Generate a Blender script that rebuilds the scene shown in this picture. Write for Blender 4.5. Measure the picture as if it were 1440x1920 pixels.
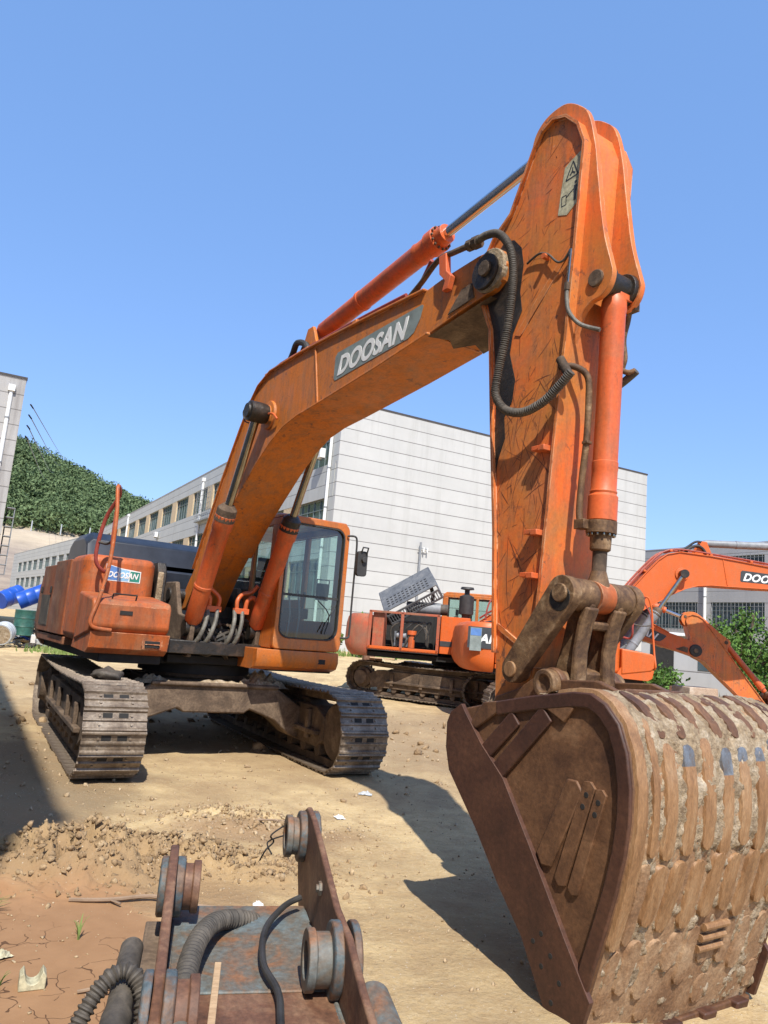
import bpy, bmesh, math, random
import numpy as np
from mathutils import Vector, Matrix
R = math.radians
random.seed(7); rng = np.random.default_rng(7)
scene = bpy.context.scene
for o in list(bpy.data.objects): bpy.data.objects.remove(o)
col = scene.collection

# ------------------------------------------------------------ camera, sky, sun
cam_d = bpy.data.cameras.new('camera'); cam = bpy.data.objects.new('camera', cam_d); col.objects.link(cam)
cam_d.sensor_fit = 'VERTICAL'; cam_d.sensor_height = 36.0; cam_d.lens = 26.25; cam_d.clip_end = 2000; cam_d.clip_start = 0.05
pt, rl = R(9.35), R(4.75)
f_ = Vector((0, math.cos(pt), math.sin(pt))); r_ = Vector((1, 0, 0)); u_ = r_.cross(f_)
rx = r_*math.cos(rl) + u_*math.sin(rl); uy = -r_*math.sin(rl) + u_*math.cos(rl)
cam.matrix_world = Matrix(((rx.x, uy.x, -f_.x, 0), (rx.y, uy.y, -f_.y, 0), (rx.z, uy.z, -f_.z, 1.65), (0, 0, 0, 1)))
scene.camera = cam
SUN_AZ, SUN_EL = 172.0, 51.0
world = bpy.data.worlds.new('World'); scene.world = world; world.use_nodes = True
wn = world.node_tree; bg = wn.nodes['Background']
sky = wn.nodes.new('ShaderNodeTexSky'); sky.sky_type = 'NISHITA'; sky.sun_disc = False
sky.sun_elevation = R(SUN_EL); sky.sun_rotation = R(SUN_AZ); sky.air_density = 1.1; sky.dust_density = 0.5; sky.ozone_density = 4.0
tint = wn.nodes.new('ShaderNodeMix'); tint.data_type = 'RGBA'; tint.blend_type = 'MULTIPLY'; tint.inputs[0].default_value = 1.0; tint.inputs[7].default_value = (1.1, 1.05, 1.15, 1)
flat_blue_mix = wn.nodes.new('ShaderNodeMix'); flat_blue_mix.data_type = 'RGBA'; flat_blue_mix.inputs[0].default_value = 0.5; flat_blue_mix.inputs[7].default_value = (1.20, 2.55, 5.3, 1)  # constant blue mixed into the sky to flatten its gradient
wn.links.new(sky.outputs[0], tint.inputs[6]); wn.links.new(tint.outputs[2], flat_blue_mix.inputs[6]); wn.links.new(flat_blue_mix.outputs[2], bg.inputs[0]); bg.inputs[1].default_value = 0.15
sd = bpy.data.lights.new('sun', 'SUN'); sd.energy = 5.0; sd.angle = R(0.55); sd.color = (1, 0.955, 0.88)
sun = bpy.data.objects.new('sun', sd); col.objects.link(sun)
sv = Vector((math.sin(R(SUN_AZ))*math.cos(R(SUN_EL)), math.cos(R(SUN_AZ))*math.cos(R(SUN_EL)), math.sin(R(SUN_EL))))
sun.rotation_euler = sv.to_track_quat('Z', 'Y').to_euler(); sun.location = (10, -20, 30)
scene.view_settings.view_transform = 'Standard'; scene.view_settings.look = 'None'
scene.view_settings.exposure = 0.38; scene.view_settings.gamma = 1.0

# ------------------------------------------------------------ materials
def mat(name, rough=0.6, metal=0.0, col_=(0.5, 0.5, 0.5), spec=0.5):
    m = bpy.data.materials.new(name); m.use_nodes = True
    b = m.node_tree.nodes['Principled BSDF']
    b.inputs['Roughness'].default_value = rough; b.inputs['Metallic'].default_value = metal
    b.inputs['Base Color'].default_value = (*col_, 1); b.inputs['Specular IOR Level'].default_value = spec
    return m
class NT:
    def __init__(s, m): s.t = m.node_tree; s.b = s.t.nodes['Principled BSDF']
    def n(s, typ, **kw):
        x = s.t.nodes.new(typ)
        for k, v in kw.items(): setattr(x, k, v)
        return x
    def l(s, a, b): s.t.links.new(a, b)
    def coord(s, scale=(1, 1, 1), rot=(0, 0, 0), which='Object'):
        c = s.n('ShaderNodeTexCoord'); mp = s.n('ShaderNodeMapping'); mp.inputs['Scale'].default_value = scale; mp.inputs['Rotation'].default_value = rot
        s.l(c.outputs[which], mp.inputs[0]); return mp.outputs[0]
    def noise(s, vec, scale, detail=6, rough=0.6, dist=0.0):
        x = s.n('ShaderNodeTexNoise'); s.l(vec, x.inputs['Vector']); x.inputs['Scale'].default_value = scale
        x.inputs['Detail'].default_value = detail; x.inputs['Roughness'].default_value = rough; x.inputs['Distortion'].default_value = dist
        return x.outputs['Fac']
    def ramp(s, fac, stops):
        x = s.n('ShaderNodeValToRGB'); e = x.color_ramp.elements
        while len(e) < len(stops): e.new(0.5)
        for i, (p, c) in enumerate(stops):
            e[i].position = p; e[i].color = (*c, 1) if isinstance(c, tuple) else (c, c, c, 1)
        s.l(fac, x.inputs[0]); return x.outputs[0]
    def mix(s, fac, a, b, mode='MIX'):
        x = s.n('ShaderNodeMix', data_type='RGBA', blend_type=mode)
        for sock, v in ((x.inputs[0], fac), (x.inputs[6], a), (x.inputs[7], b)):
            if isinstance(v, (float, int)): sock.default_value = v
            elif isinstance(v, tuple): sock.default_value = (*v, 1)
            else: s.l(v, sock)
        return x.outputs[2]
    def math(s, op, a, b=0.0, c=None):
        x = s.n('ShaderNodeMath', operation=op)
        for i, v in enumerate((a, b) + ((c,) if c is not None else ())):
            if isinstance(v, (float, int)): x.inputs[i].default_value = v
            else: s.l(v, x.inputs[i])
        return x.outputs[0]
    def bump(s, h, strength=0.3, dist=0.02):
        x = s.n('ShaderNodeBump'); x.inputs['Strength'].default_value = strength; x.inputs['Distance'].default_value = dist
        s.l(h, x.inputs['Height']); s.l(x.outputs[0], s.b.inputs['Normal'])
    def cracks(s, vec, scale, width, detail_dist=0.3):
        # thin wandering lines = level set of a noise
        f = s.noise(vec, scale, 2.0, 0.5, detail_dist)
        return s.math('LESS_THAN', s.math('ABSOLUTE', s.math('SUBTRACT', f, 0.5)), width)
def scratches(k, width=0.0016, dens=0.5):
    """fine straight dark scratches: stretched noise level sets in several directions, broken up by a mask"""
    out = None
    for i, (rot, sc) in enumerate((((0.3, 0.55, 0.2), 1.0), ((0.2, -0.75, 0.3), 1.2), ((0.5, 1.35, 0.1), 0.9))):
        v = k.coord((2.2*sc, 2.2*sc, 34*sc), rot)
        f = k.noise(v, 1.0, 1.0, 0.4)
        ln = k.math('LESS_THAN', k.math('ABSOLUTE', k.math('SUBTRACT', f, 0.5+0.03*i)), width*9)
        msk = k.math('GREATER_THAN', k.noise(k.coord((1, 1, 1), (i, 1, 2*i)), 2.6+i, 2, 0.5), 0.5+0.13*(1-dens))
        ln = k.math('MULTIPLY', ln, msk)
        out = ln if out is None else k.math('MAXIMUM', out, ln)
    return out
def paint(name, base, dusty, wear=0.5, scr=0.0, rough=0.5, chip=(0.10, 0.055, 0.04), grime=(0.16, 0.09, 0.05), edge=0.0):
    m = mat(name, rough); k = NT(m); v = k.coord()
    c = k.mix(k.ramp(k.noise(v, 1.3, 8, 0.65, 0.4), [(0.35, 0.0), (0.68, 1.0)]), base, dusty)
    st = k.coord((7, 7, 0.9)); c = k.mix(k.math('MULTIPLY', k.ramp(k.noise(st, 1.6, 6, 0.7), [(0.46, 0.0), (0.72, 1.0)]), min(0.8, 0.35+0.35*wear)), c, grime)
    c = k.mix(k.math('MULTIPLY', k.ramp(k.noise(v, 3.1, 9, 0.75, 0.8), [(0.48, 0.0), (0.66, 1.0)]), 0.55*wear), c, (0.30, 0.165, 0.085))
    chipm = k.ramp(k.noise(v, 11, 9, 0.72), [(0.63-0.06*wear, 0.0), (0.67-0.06*wear, 1.0)])
    big = k.ramp(k.noise(v, 2.2, 3, 0.5), [(0.45, 0.0), (0.6, 1.0)])
    c = k.mix(k.math('MULTIPLY', k.math('MULTIPLY', chipm, big), min(1, 0.85*wear+0.1)), c, chip)
    c = k.mix(0.3, c, k.ramp(k.noise(v, 45, 5, 0.7), [(0.35, 0.30), (0.65, 0.68)]), 'OVERLAY')
    if edge:   # paint rubbed off along real edges
        bv = k.n('ShaderNodeBevel', samples=4); bv.inputs['Radius'].default_value = edge; ge = k.n('ShaderNodeNewGeometry'); dt = k.n('ShaderNodeVectorMath', operation='DOT_PRODUCT')
        k.l(bv.outputs[0], dt.inputs[0]); k.l(ge.outputs['Normal'], dt.inputs[1]); em = k.math('ADD', k.math('SUBTRACT', 1.0, dt.outputs['Value']), k.math('MULTIPLY', k.math('SUBTRACT', k.noise(v, 17, 6, 0.75), 0.56), 0.45))
        er = k.ramp(em, [(0.05, 0.0), (0.09, 1.0)]); c = k.mix(k.math('MULTIPLY', er, 0.9), c, k.mix(k.ramp(k.noise(v, 7, 3, 0.6), [(0.45, 0.0), (0.55, 1.0)]), (0.10, 0.045, 0.03), (0.72, 0.42, 0.24)))
    k.l(c, k.b.inputs['Base Color'])
    k.l(k.ramp(k.noise(v, 4, 6, 0.6), [(0.3, rough-0.12), (0.75, min(1, rough+0.2))]), k.b.inputs['Roughness'])
    k.bump(k.noise(v, 14, 7, 0.65), 0.12, 0.01)
    return m
def grimy(name, cols, sc=3.0, rough=0.8, metal=0.0, bmp=0.5, dist=0.01, stretch=(1, 1, 1), fine=40):
    m = mat(name, rough, metal); k = NT(m); v = k.coord(stretch)
    n = len(cols); stops = [(0.28+0.44*i/(n-1), c) for i, c in enumerate(cols)]
    c = k.ramp(k.noise(v, sc, 9, 0.68, 0.5), stops)
    c = k.mix(0.5, c, k.ramp(k.noise(v, fine, 5, 0.7), [(0.35, 0.25), (0.7, 0.8)]), 'OVERLAY')
    k.l(c, k.b.inputs['Base Color'])
    k.bump(k.noise(v, fine*0.5, 8, 0.7), bmp, dist)
    return m
def plain(name, c, rough=0.5, metal=0.0, var=0.25, sc=8, bmp=0.1):
    m = mat(name, rough, metal, c); k = NT(m); v = k.coord()
    k.l(k.mix(k.ramp(k.noise(v, sc, 7, 0.65), [(0.3, 0.0), (0.75, 1.0)]), tuple(x*(1-var) for x in c), tuple(min(1, x*(1+var)+0.01) for x in c)), k.b.inputs['Base Color'])
    if bmp: k.bump(k.noise(v, sc*4, 5, 0.6), bmp, 0.005)
    return m
M = {}
M['orange'] = paint('weathered_orange_paint', (0.60, 0.125, 0.022), (0.50, 0.155, 0.035), 0.35, 0.15)
M['orange_arm'] = paint('scratched_arm_paint', (0.76, 0.14, 0.022), (0.52, 0.19, 0.036), 0.75, 0.8, edge=0.014)
M['scratch'] = plain('scratch_line', (0.15, 0.045, 0.022), 0.7)
M['orange_boom'] = paint('yellowed_boom_paint', (0.60, 0.165, 0.013), (0.50, 0.150, 0.018), 0.8, 0.2, edge=0.012)
M['orange_cyl'] = paint('cylinder_paint', (0.68, 0.115, 0.026), (0.56, 0.12, 0.03), 0.5, 0.0, 0.45)
M['orange_body'] = paint('faded_body_paint', (0.52, 0.105, 0.016), (0.32, 0.085, 0.022), 1.0, 0.0, 0.55, grime=(0.09, 0.045, 0.028), edge=0.014)
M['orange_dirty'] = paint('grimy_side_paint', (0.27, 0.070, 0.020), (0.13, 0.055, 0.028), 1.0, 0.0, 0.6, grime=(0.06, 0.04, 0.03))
M['orange_cab'] = paint('cab_paint', (0.52, 0.125, 0.012), (0.45, 0.14, 0.02), 0.7, 0.0, 0.42, edge=0.012)
M['orange_bright'] = paint('fresh_orange_paint', (0.62, 0.105, 0.009), (0.52, 0.105, 0.014), 0.25, 0.0, 0.5, grime=(0.4, 0.12, 0.04))
M['red_old'] = paint('faded_red_counterweight', (0.44, 0.085, 0.035), (0.22, 0.11, 0.07), 1.0, 0.0, 0.7)
M['rail'] = plain('dull_red_pipe', (0.28, 0.045, 0.03), 0.5)
M['rust_link'] = grimy('greasy_link_steel', [(0.03, 0.015, 0.008), (0.09, 0.045, 0.020), (0.17, 0.095, 0.042), (0.34, 0.23, 0.13)], 7.5, 0.7, 0.0, 0.6)
M['grease'] = grimy('black_grease', [(0.008, 0.007, 0.006), (0.02, 0.016, 0.012), (0.07, 0.045, 0.03)], 6, 0.45, 0, 0.8)
M['bucket'] = grimy('rusty_bucket_steel', [(0.05, 0.021, 0.011), (0.095, 0.043, 0.020), (0.15, 0.072, 0.033), (0.24, 0.13, 0.065)], 3.0, 0.62, 0, 0.35)
M['bucket_shell'] = grimy('mud_rubbed_shell', [(0.15, 0.075, 0.036), (0.25, 0.140, 0.070), (0.34, 0.215, 0.120), (0.48, 0.35, 0.22)], 4.0, 0.75, 0, 0.6, 0.015, fine=50)
M['bucket_dark'] = grimy('dark_rust_plate', [(0.035, 0.014, 0.009), (0.062, 0.024, 0.014), (0.11, 0.047, 0.025)], 2.6, 0.6, 0, 0.25)
M['strip'] = grimy('worn_wear_strip', [(0.15, 0.070, 0.028), (0.27, 0.145, 0.065), (0.38, 0.245, 0.135)], 3, 0.55, 0, 0.3, stretch=(3, 3, 0.8))
M['bluesteel'] = grimy('burnt_blue_steel', [(0.16, 0.09, 0.045), (0.12, 0.12, 0.125), (0.16, 0.18, 0.21), (0.26, 0.22, 0.17)], 12, 0.4, 0.2, 0.2)
M['caked'] = grimy('caked_earth', [(0.17, 0.11, 0.06), (0.36, 0.27, 0.17), (0.56, 0.47, 0.35)], 11, 0.95, 0, 1.0, 0.03, fine=55)
M['track'] = grimy('worn_track_steel', [(0.07, 0.048, 0.034), (0.15, 0.112, 0.08), (0.25, 0.20, 0.15), (0.36, 0.31, 0.25)], 5, 0.45, 0.3, 0.5)
M['dirtysteel'] = grimy('mud_brown_frame', [(0.035, 0.024, 0.016), (0.10, 0.066, 0.042), (0.22, 0.155, 0.10)], 3.5, 0.85, 0, 0.6)
M['dark'] = plain('black_recess', (0.012, 0.011, 0.010), 0.85)
M['hood'] = plain('navy_black_hood', (0.014, 0.018, 0.028), 0.38, 0, 0.5, 3)
M['rubber'] = plain('black_rubber', (0.03, 0.028, 0.026), 0.6, 0, 0.4)
M['hose'] = grimy('dusty_hose', [(0.03, 0.026, 0.021), (0.07, 0.059, 0.047), (0.13, 0.108, 0.083)], 5, 0.7, 0, 0.2)
M['chrome'] = mat('chrome_rod', 0.12, 1.0, (0.62, 0.62, 0.62))
M['oldchrome'] = plain('oily_rod', (0.36, 0.33, 0.27), 0.2, 1.0)
M['greymetal'] = plain('grey_painted_metal', (0.22, 0.23, 0.24), 0.5)
M['hoodgrey'] = grimy('dusty_grey_hood', [(0.07, 0.072, 0.075), (0.13, 0.133, 0.135), (0.20, 0.195, 0.185)], 4, 0.6, 0, 0.2)
M['lightgrey'] = plain('light_grey_paint', (0.42, 0.44, 0.45), 0.5)
M['white'] = plain('chalky_white', (0.72, 0.72, 0.70), 0.6, 0, 0.12)
M['decalgrey'] = plain('faded_grey_decal', (0.20, 0.235, 0.22), 0.5, 0, 0.3, 6)
M['decaldark'] = plain('dark_decal', (0.035, 0.038, 0.042), 0.5)
M['blue_sticker'] = plain('blue_sticker', (0.09, 0.20, 0.46), 0.4)
M['lightblue_sticker'] = plain('light_blue_sticker', (0.22, 0.42, 0.60), 0.4)
M['green_sticker'] = plain('green_sticker', (0.02, 0.20, 0.15), 0.4)
M['cream'] = grimy('peeling_cream_sticker', [(0.30, 0.27, 0.17), (0.46, 0.43, 0.29), (0.55, 0.50, 0.33)], 9, 0.6, 0, 0.1)
M['silverhose'] = grimy('grey_braided_hose', [(0.05, 0.045, 0.038), (0.13, 0.12, 0.10), (0.22, 0.21, 0.18)], 7, 0.6, 0, 0.2)
M['bluerust'] = grimy('rusty_blue_paint', [(0.10, 0.145, 0.165), (0.13, 0.155, 0.155), (0.13, 0.11, 0.085), (0.22, 0.105, 0.05), (0.15, 0.062, 0.033)], 4.4, 0.6, 0, 0.35)
M['rustred'] = grimy('red_brown_rust', [(0.06, 0.030, 0.019), (0.135, 0.062, 0.034), (0.24, 0.14, 0.08)], 6, 0.65, 0, 0.3)
M['blueedge'] = grimy('chipped_blue_ring', [(0.04, 0.05, 0.055), (0.075, 0.10, 0.11), (0.13, 0.075, 0.045), (0.17, 0.10, 0.06)], 13, 0.6, 0, 0.4)
M['wood'] = grimy('pale_raw_wood', [(0.38, 0.24, 0.13), (0.52, 0.36, 0.21)], 3, 0.8, 0, 0.1, stretch=(12, 1, 12))
M['twig'] = plain('dry_twig', (0.26, 0.18, 0.12), 0.9)
M['bluedrum'] = plain('blue_plastic', (0.012, 0.08, 0.42), 0.4, 0, 0.25, 3)
M['greendrum'] = plain('dark_green_drum', (0.02, 0.09, 0.065), 0.5, 0, 0.4)
M['brick'] = grimy('rubble_stone', [(0.22, 0.14, 0.10), (0.40, 0.30, 0.22), (0.5, 0.44, 0.36)], 2, 0.9)
M['clod'] = grimy('clod_earth', [(0.15, 0.095, 0.05), (0.32, 0.215, 0.115), (0.46, 0.34, 0.20)], 9, 0.95, 0, 0.9, 0.02)
M['brick_crumb'] = grimy('pebbles', [(0.20, 0.13, 0.075), (0.36, 0.26, 0.15), (0.55, 0.44, 0.30)], 9, 0.9, 0, 0.3)
def glass(name, tint, gl=0.12, trans=0.75):
    m = bpy.data.materials.new(name); m.use_nodes = True; t = m.node_tree; t.nodes.clear()
    o = t.nodes.new('ShaderNodeOutputMaterial'); a = t.nodes.new('ShaderNodeBsdfTransparent'); g = t.nodes.new('ShaderNodeBsdfGlossy')
    d = t.nodes.new('ShaderNodeBsdfDiffuse'); mx = t.nodes.new('ShaderNodeMixShader'); mx2 = t.nodes.new('ShaderNodeMixShader'); fr = t.nodes.new('ShaderNodeFresnel')
    a.inputs[0].default_value = (*tint, 1); g.inputs[0].default_value = (0.9, 0.95, 1, 1); g.inputs['Roughness'].default_value = 0.03
    d.inputs[0].default_value = (0.16, 0.18, 0.16, 1); fr.inputs[0].default_value = 1.45
    ad = t.nodes.new('ShaderNodeMath'); ad.operation = 'ADD'; ad.inputs[1].default_value = gl
    t.links.new(fr.outputs[0], ad.inputs[0]); t.links.new(a.outputs[0], mx2.inputs[1]); t.links.new(d.outputs[0], mx2.inputs[2]); mx2.inputs[0].default_value = 1-trans
    t.links.new(ad.outputs[0], mx.inputs[0]); t.links.new(mx2.outputs[0], mx.inputs[1]); t.links.new(g.outputs[0], mx.inputs[2]); t.links.new(mx.outputs[0], o.inputs[0])
    return m
M['glass'] = glass('dusty_cab_glass', (0.70, 0.86, 0.82), 0.05, 0.90)
m = mat('building_glass', 0.12, 0.0, (0.035, 0.06, 0.07), 0.9); k = NT(m); v = k.coord()
k.l(k.ramp(k.noise(v, 0.6, 4, 0.6), [(0.35, (0.02, 0.035, 0.04)), (0.7, (0.09, 0.13, 0.15))]), k.b.inputs['Base Color']); M['bglass'] = m
def concrete(name, light, dark_, pitch, off=0.0, stain=0.5):
    """panel-clad wall: thin dark joints every `pitch` metres of height, streaky stains"""
    m = mat(name, 0.85); k = NT(m); c0 = k.n('ShaderNodeTexCoord'); sx = k.n('ShaderNodeSeparateXYZ'); k.l(c0.outputs['Object'], sx.inputs[0]); v = c0.outputs['Object']
    c = k.mix(k.ramp(k.noise(v, 0.35, 8, 0.7, 0.3), [(0.3, 0.0), (0.7, 1.0)]), light, tuple(x*0.86 for x in light))
    sv_ = k.coord((1.6, 1.6, 0.12)); c = k.mix(k.math('MULTIPLY', k.ramp(k.noise(sv_, 1.0, 6, 0.7), [(0.5, 0.0), (0.8, 1.0)]), stain), c, dark_)
    zz = k.math('DIVIDE', k.math('ADD', sx.outputs['Z'], off), pitch); fr = k.math('FRACT', zz)
    band = k.n('ShaderNodeTexWhiteNoise', noise_dimensions='1D'); k.l(k.math('FLOOR', zz), band.inputs['W'])
    c = k.mix(k.math('MULTIPLY', band.outputs['Value'], 0.14), c, tuple(x*0.6 for x in light))
    j = k.math('LESS_THAN', fr, 0.045/pitch); c = k.mix(k.math('MULTIPLY', j, 0.8), c, (0.10, 0.09, 0.085))
    k.l(c, k.b.inputs['Base Color']); k.bump(k.math('SUBTRACT', k.math('MULTIPLY', k.noise(v, 6, 6, 0.7), 0.3), j), 0.4, 0.03)
    return m
M['wall_gable'] = concrete('white_panel_wall', (0.52, 0.515, 0.49), (0.32, 0.31, 0.28), 0.86, 0.1, 0.55)
M['wall_facade'] = concrete('facade_panel_wall', (0.48, 0.485, 0.46), (0.28, 0.28, 0.25), 0.86, 0.1, 0.5)
M['wall_left'] = concrete('stained_panel_wall', (0.40, 0.385, 0.365), (0.13, 0.11, 0.10), 0.86, 0.3, 0.8)
M['wall_far'] = concrete('far_grey_wall', (0.40, 0.40, 0.40), (0.26, 0.26, 0.26), 1.1, 0.2, 0.5)
M['sandpier'] = plain('sandy_pier', (0.55, 0.42, 0.26), 0.85)
M['parapet'] = plain('roof_edge', (0.05, 0.045, 0.045), 0.8)
M['frame_green'] = plain('grey_green_frame', (0.13, 0.17, 0.17), 0.5)

# ------------------------------------------------------------ mesh helpers
def rot_to(d):
    return Vector(d).normalized().to_track_quat('Z', 'Y').to_matrix()
class MB:
    """collects shapes into one mesh; xf maps local (u,v,z) to where the part is posed"""
    def __init__(s, xf=None): s.v = []; s.f = []; s.m = []; s.mats = []; s.xf = xf
    def mi(s, m):
        if m not in s.mats: s.mats.append(m)
        return s.mats.index(m)
    def add(s, vs, fs, m='orange'):
        o = len(s.v); i = s.mi(m)
        for p in vs: s.v.append(tuple(s.xf(p)) if s.xf else tuple(p))
        for f in fs: s.f.append([a+o for a in f]); s.m.append(i)
        return s
    def box(s, c, size, m='orange', rot=None, taper=1.0):
        vs = []
        for x, y, z in ((-1,-1,-1),(1,-1,-1),(1,1,-1),(-1,1,-1),(-1,-1,1),(1,-1,1),(1,1,1),(-1,1,1)):
            t = taper if z > 0 else 1
            p = Vector((x*size[0]/2*t, y*size[1]/2*t, z*size[2]/2))
            if rot is not None: p = rot @ p
            vs.append(p+Vector(c))
        return s.add(vs, [(0,3,2,1),(4,5,6,7),(0,1,5,4),(1,2,6,5),(2,3,7,6),(3,0,4,7)], m)
    def prism(s, prof, v0, v1, m='orange'):
        """prof: list of (u,z); extruded along v"""
        n = len(prof); a = sum(prof[i][0]*prof[(i+1) % n][1]-prof[(i+1) % n][0]*prof[i][1] for i in range(n))
        if a < 0: prof = prof[::-1]
        if v0 > v1: v0, v1 = v1, v0
        vs = [(u, v0, z) for u, z in prof]+[(u, v1, z) for u, z in prof]
        fs = [tuple(range(n)), tuple(range(2*n-1, n-1, -1))]
        fs += [(i, n+i, n+(i+1) % n, (i+1) % n) for i in range(n)]
        return s.add(vs, fs, m)
    def prismz(s, prof, z0, z1, m='orange'):
        n = len(prof); a = sum(prof[i][0]*prof[(i+1) % n][1]-prof[(i+1) % n][0]*prof[i][1] for i in range(n))
        if a < 0: prof = prof[::-1]
        vs = [(x, y, z0) for x, y in prof]+[(x, y, z1) for x, y in prof]
        fs = [tuple(range(n-1, -1, -1)), tuple(range(n, 2*n))]+[(i, (i+1) % n, n+(i+1) % n, n+i) for i in range(n)]
        return s.add(vs, fs, m)
    def cyl(s, p0, p1, r0, r1=None, m='orange', seg=20, caps=True):
        r1 = r0 if r1 is None else r1; p0 = Vector(p0); p1 = Vector(p1); q = rot_to(p1-p0); vs = []
        for p, r in ((p0, r0), (p1, r1)):
            for i in range(seg):
                a = 2*math.pi*i/seg; vs.append(p+q @ Vector((math.cos(a)*r, math.sin(a)*r, 0)))
        fs = [(i, (i+1) % seg, seg+(i+1) % seg, seg+i) for i in range(seg)]
        if caps: fs += [tuple(range(seg-1, -1, -1)), tuple(range(seg, 2*seg))]
        return s.add(vs, fs, m)
    def lathe(s, p0, d, prof, m='orange', seg=24):
        """prof: (distance along d, radius) pairs"""
        q = rot_to(d); d = Vector(d).normalized(); p0 = Vector(p0)
        for (a, ra), (b, rb) in zip(prof, prof[1:]):
            if abs(a-b) < 1e-6: continue
            pa, pb = p0+d*a, p0+d*b
            vs = [p+q @ Vector((math.cos(2*math.pi*i/seg)*r, math.sin(2*math.pi*i/seg)*r, 0)) for p, r in ((pa, ra), (pb, rb)) for i in range(seg)]
            s.add(vs, [(i, (i+1) % seg, seg+(i+1) % seg, seg+i) for i in range(seg)], m)
        # rings between equal stations and the end caps
        for (a, ra), (b, rb) in zip(prof, prof[1:]):
            if abs(a-b) < 1e-6:
                pa = p0+d*a
                vs = [pa+q @ Vector((math.cos(2*math.pi*i/seg)*r, math.sin(2*math.pi*i/seg)*r, 0)) for r in (ra, rb) for i in range(seg)]
                s.add(vs, [(i, (i+1) % seg, seg+(i+1) % seg, seg+i) for i in range(seg)], m)
        for (a, ra), fl in ((prof[0], 1), (prof[-1], 0)):
            if ra > 1e-4:
                vs = [p0+d*a+q @ Vector((math.cos(2*math.pi*i/seg)*ra, math.sin(2*math.pi*i/seg)*ra, 0)) for i in range(seg)]
                s.add(vs, [tuple(range(seg-1, -1, -1)) if fl else tuple(range(seg))], m)
        return s
    def tube(s, pts, r, m='hose', seg=10, sub=6, ribs=0.0, pitch=0.03):
        P = smooth(pts, sub) if sub else [Vector(p) for p in pts]
        if ribs:
            Q = [P[0]]; step = pitch/4
            for a, b in zip(P, P[1:]):
                n = max(1, int((b-a).length/step))
                Q += [a.lerp(b, (i+1)/n) for i in range(n)]
            P = Q
        n = len(P); vs = []; t0 = (P[1]-P[0]).normalized(); nrm = t0.orthogonal().normalized(); L = 0
        for i in range(n):
            t = (P[min(i+1, n-1)]-P[max(i-1, 0)]).normalized(); nrm = (nrm-t*nrm.dot(t)).normalized(); b = t.cross(nrm)
            if i: L += (P[i]-P[i-1]).length
            rr = r*(1+ribs*(0.5 if (L/pitch) % 1 < 0.5 else -0.5)) if ribs else r
            for j in range(seg):
                a = 2*math.pi*j/seg; vs.append(P[i]+(nrm*math.cos(a)+b*math.sin(a))*rr)
        fs = [(i*seg+j, i*seg+(j+1) % seg, (i+1)*seg+(j+1) % seg, (i+1)*seg+j) for i in range(n-1) for j in range(seg)]
        fs += [tuple(range(seg-1, -1, -1)), tuple(range((n-1)*seg, n*seg))]
        return s.add(vs, fs, m)
    def ring(s, outer, inner, thick, m='orange'):
        """frame panel between two closed 3-D loops with equal counts; thick = offset vector"""
        n = len(outer); t = Vector(thick); vs = [Vector(p) for p in outer]+[Vector(p) for p in inner]; vs += [p+t for p in vs]
        fs = []
        for i in range(n):
            j = (i+1) % n
            fs += [(i, j, n+j, n+i), (2*n+i, 3*n+i, 3*n+j, 2*n+j), (i, 2*n+i, 2*n+j, j), (n+i, n+j, 3*n+j, 3*n+i)]
        return s.add(vs, fs, m)
    def build(s, name, parent=None, bevel=0.0, smooth_=True, loc=None, rotz=None, angle=35, bseg=2):
        me = bpy.data.meshes.new(name); me.from_pydata(s.v, [], s.f); me.update()
        for mm in s.mats: me.materials.append(M[mm])
        me.polygons.foreach_set('material_index', s.m)
        if smooth_:
            me.polygons.foreach_set('use_smooth', [True]*len(me.polygons))
            bm = bmesh.new(); bm.from_mesh(me)
            bmesh.ops.remove_doubles(bm, verts=bm.verts, dist=0.0004)
            bmesh.ops.recalc_face_normals(bm, faces=bm.faces); bm.to_mesh(me); bm.free()
            me.set_sharp_from_angle(angle=R(angle))
        o = bpy.data.objects.new(name, me); col.objects.link(o)
        if parent is not None: o.parent = parent
        if loc is not None: o.location = loc
        if rotz is not None: o.rotation_euler = (0, 0, rotz)
        if bevel:
            b = o.modifiers.new('bevel', 'BEVEL'); b.width = bevel; b.segments = bseg; b.limit_method = 'ANGLE'; b.angle_limit = R(40)
        return o
def smooth(pts, sub=6):
    P = [Vector(p) for p in pts]; out = []
    for i in range(len(P)-1):
        a, b, c, d = P[max(i-1, 0)], P[i], P[i+1], P[min(i+2, len(P)-1)]
        for k_ in range(sub):
            t = k_/sub; out.append(0.5*((2*b)+(c-a)*t+(2*a-5*b+4*c-d)*t*t+(3*b-a-3*c+d)*t**3))
    out.append(P[-1]); return out
def rrect(x0, y0, x1, y1, r, n=4, rs=None):
    rs = rs or (r, r, r, r); out = []
    for (cx, cy, a0, q) in ((x1-rs[0], y1-rs[0], 0, rs[0]), (x0+rs[1], y1-rs[1], 90, rs[1]), (x0+rs[2], y0+rs[2], 180, rs[2]), (x1-rs[3], y0+rs[3], 270, rs[3])):
        for i in range(n+1):
            a = R(a0+90*i/n); out.append((cx+q*math.cos(a), cy+q*math.sin(a)))
    return out
def disc(cx, cz, r, a0=0, a1=360, n=16):
    return [(cx+r*math.cos(R(a0+(a1-a0)*i/n)), cz+r*math.sin(R(a0+(a1-a0)*i/n))) for i in range(n+(0 if a1-a0 >= 360 else 1))]
def tag(o, label=None, cat=None, group=None, kind=None):
    if label: o['label'] = label
    if cat: o['category'] = cat
    if group: o['group'] = group
    if kind: o['kind'] = kind
    return o
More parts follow.
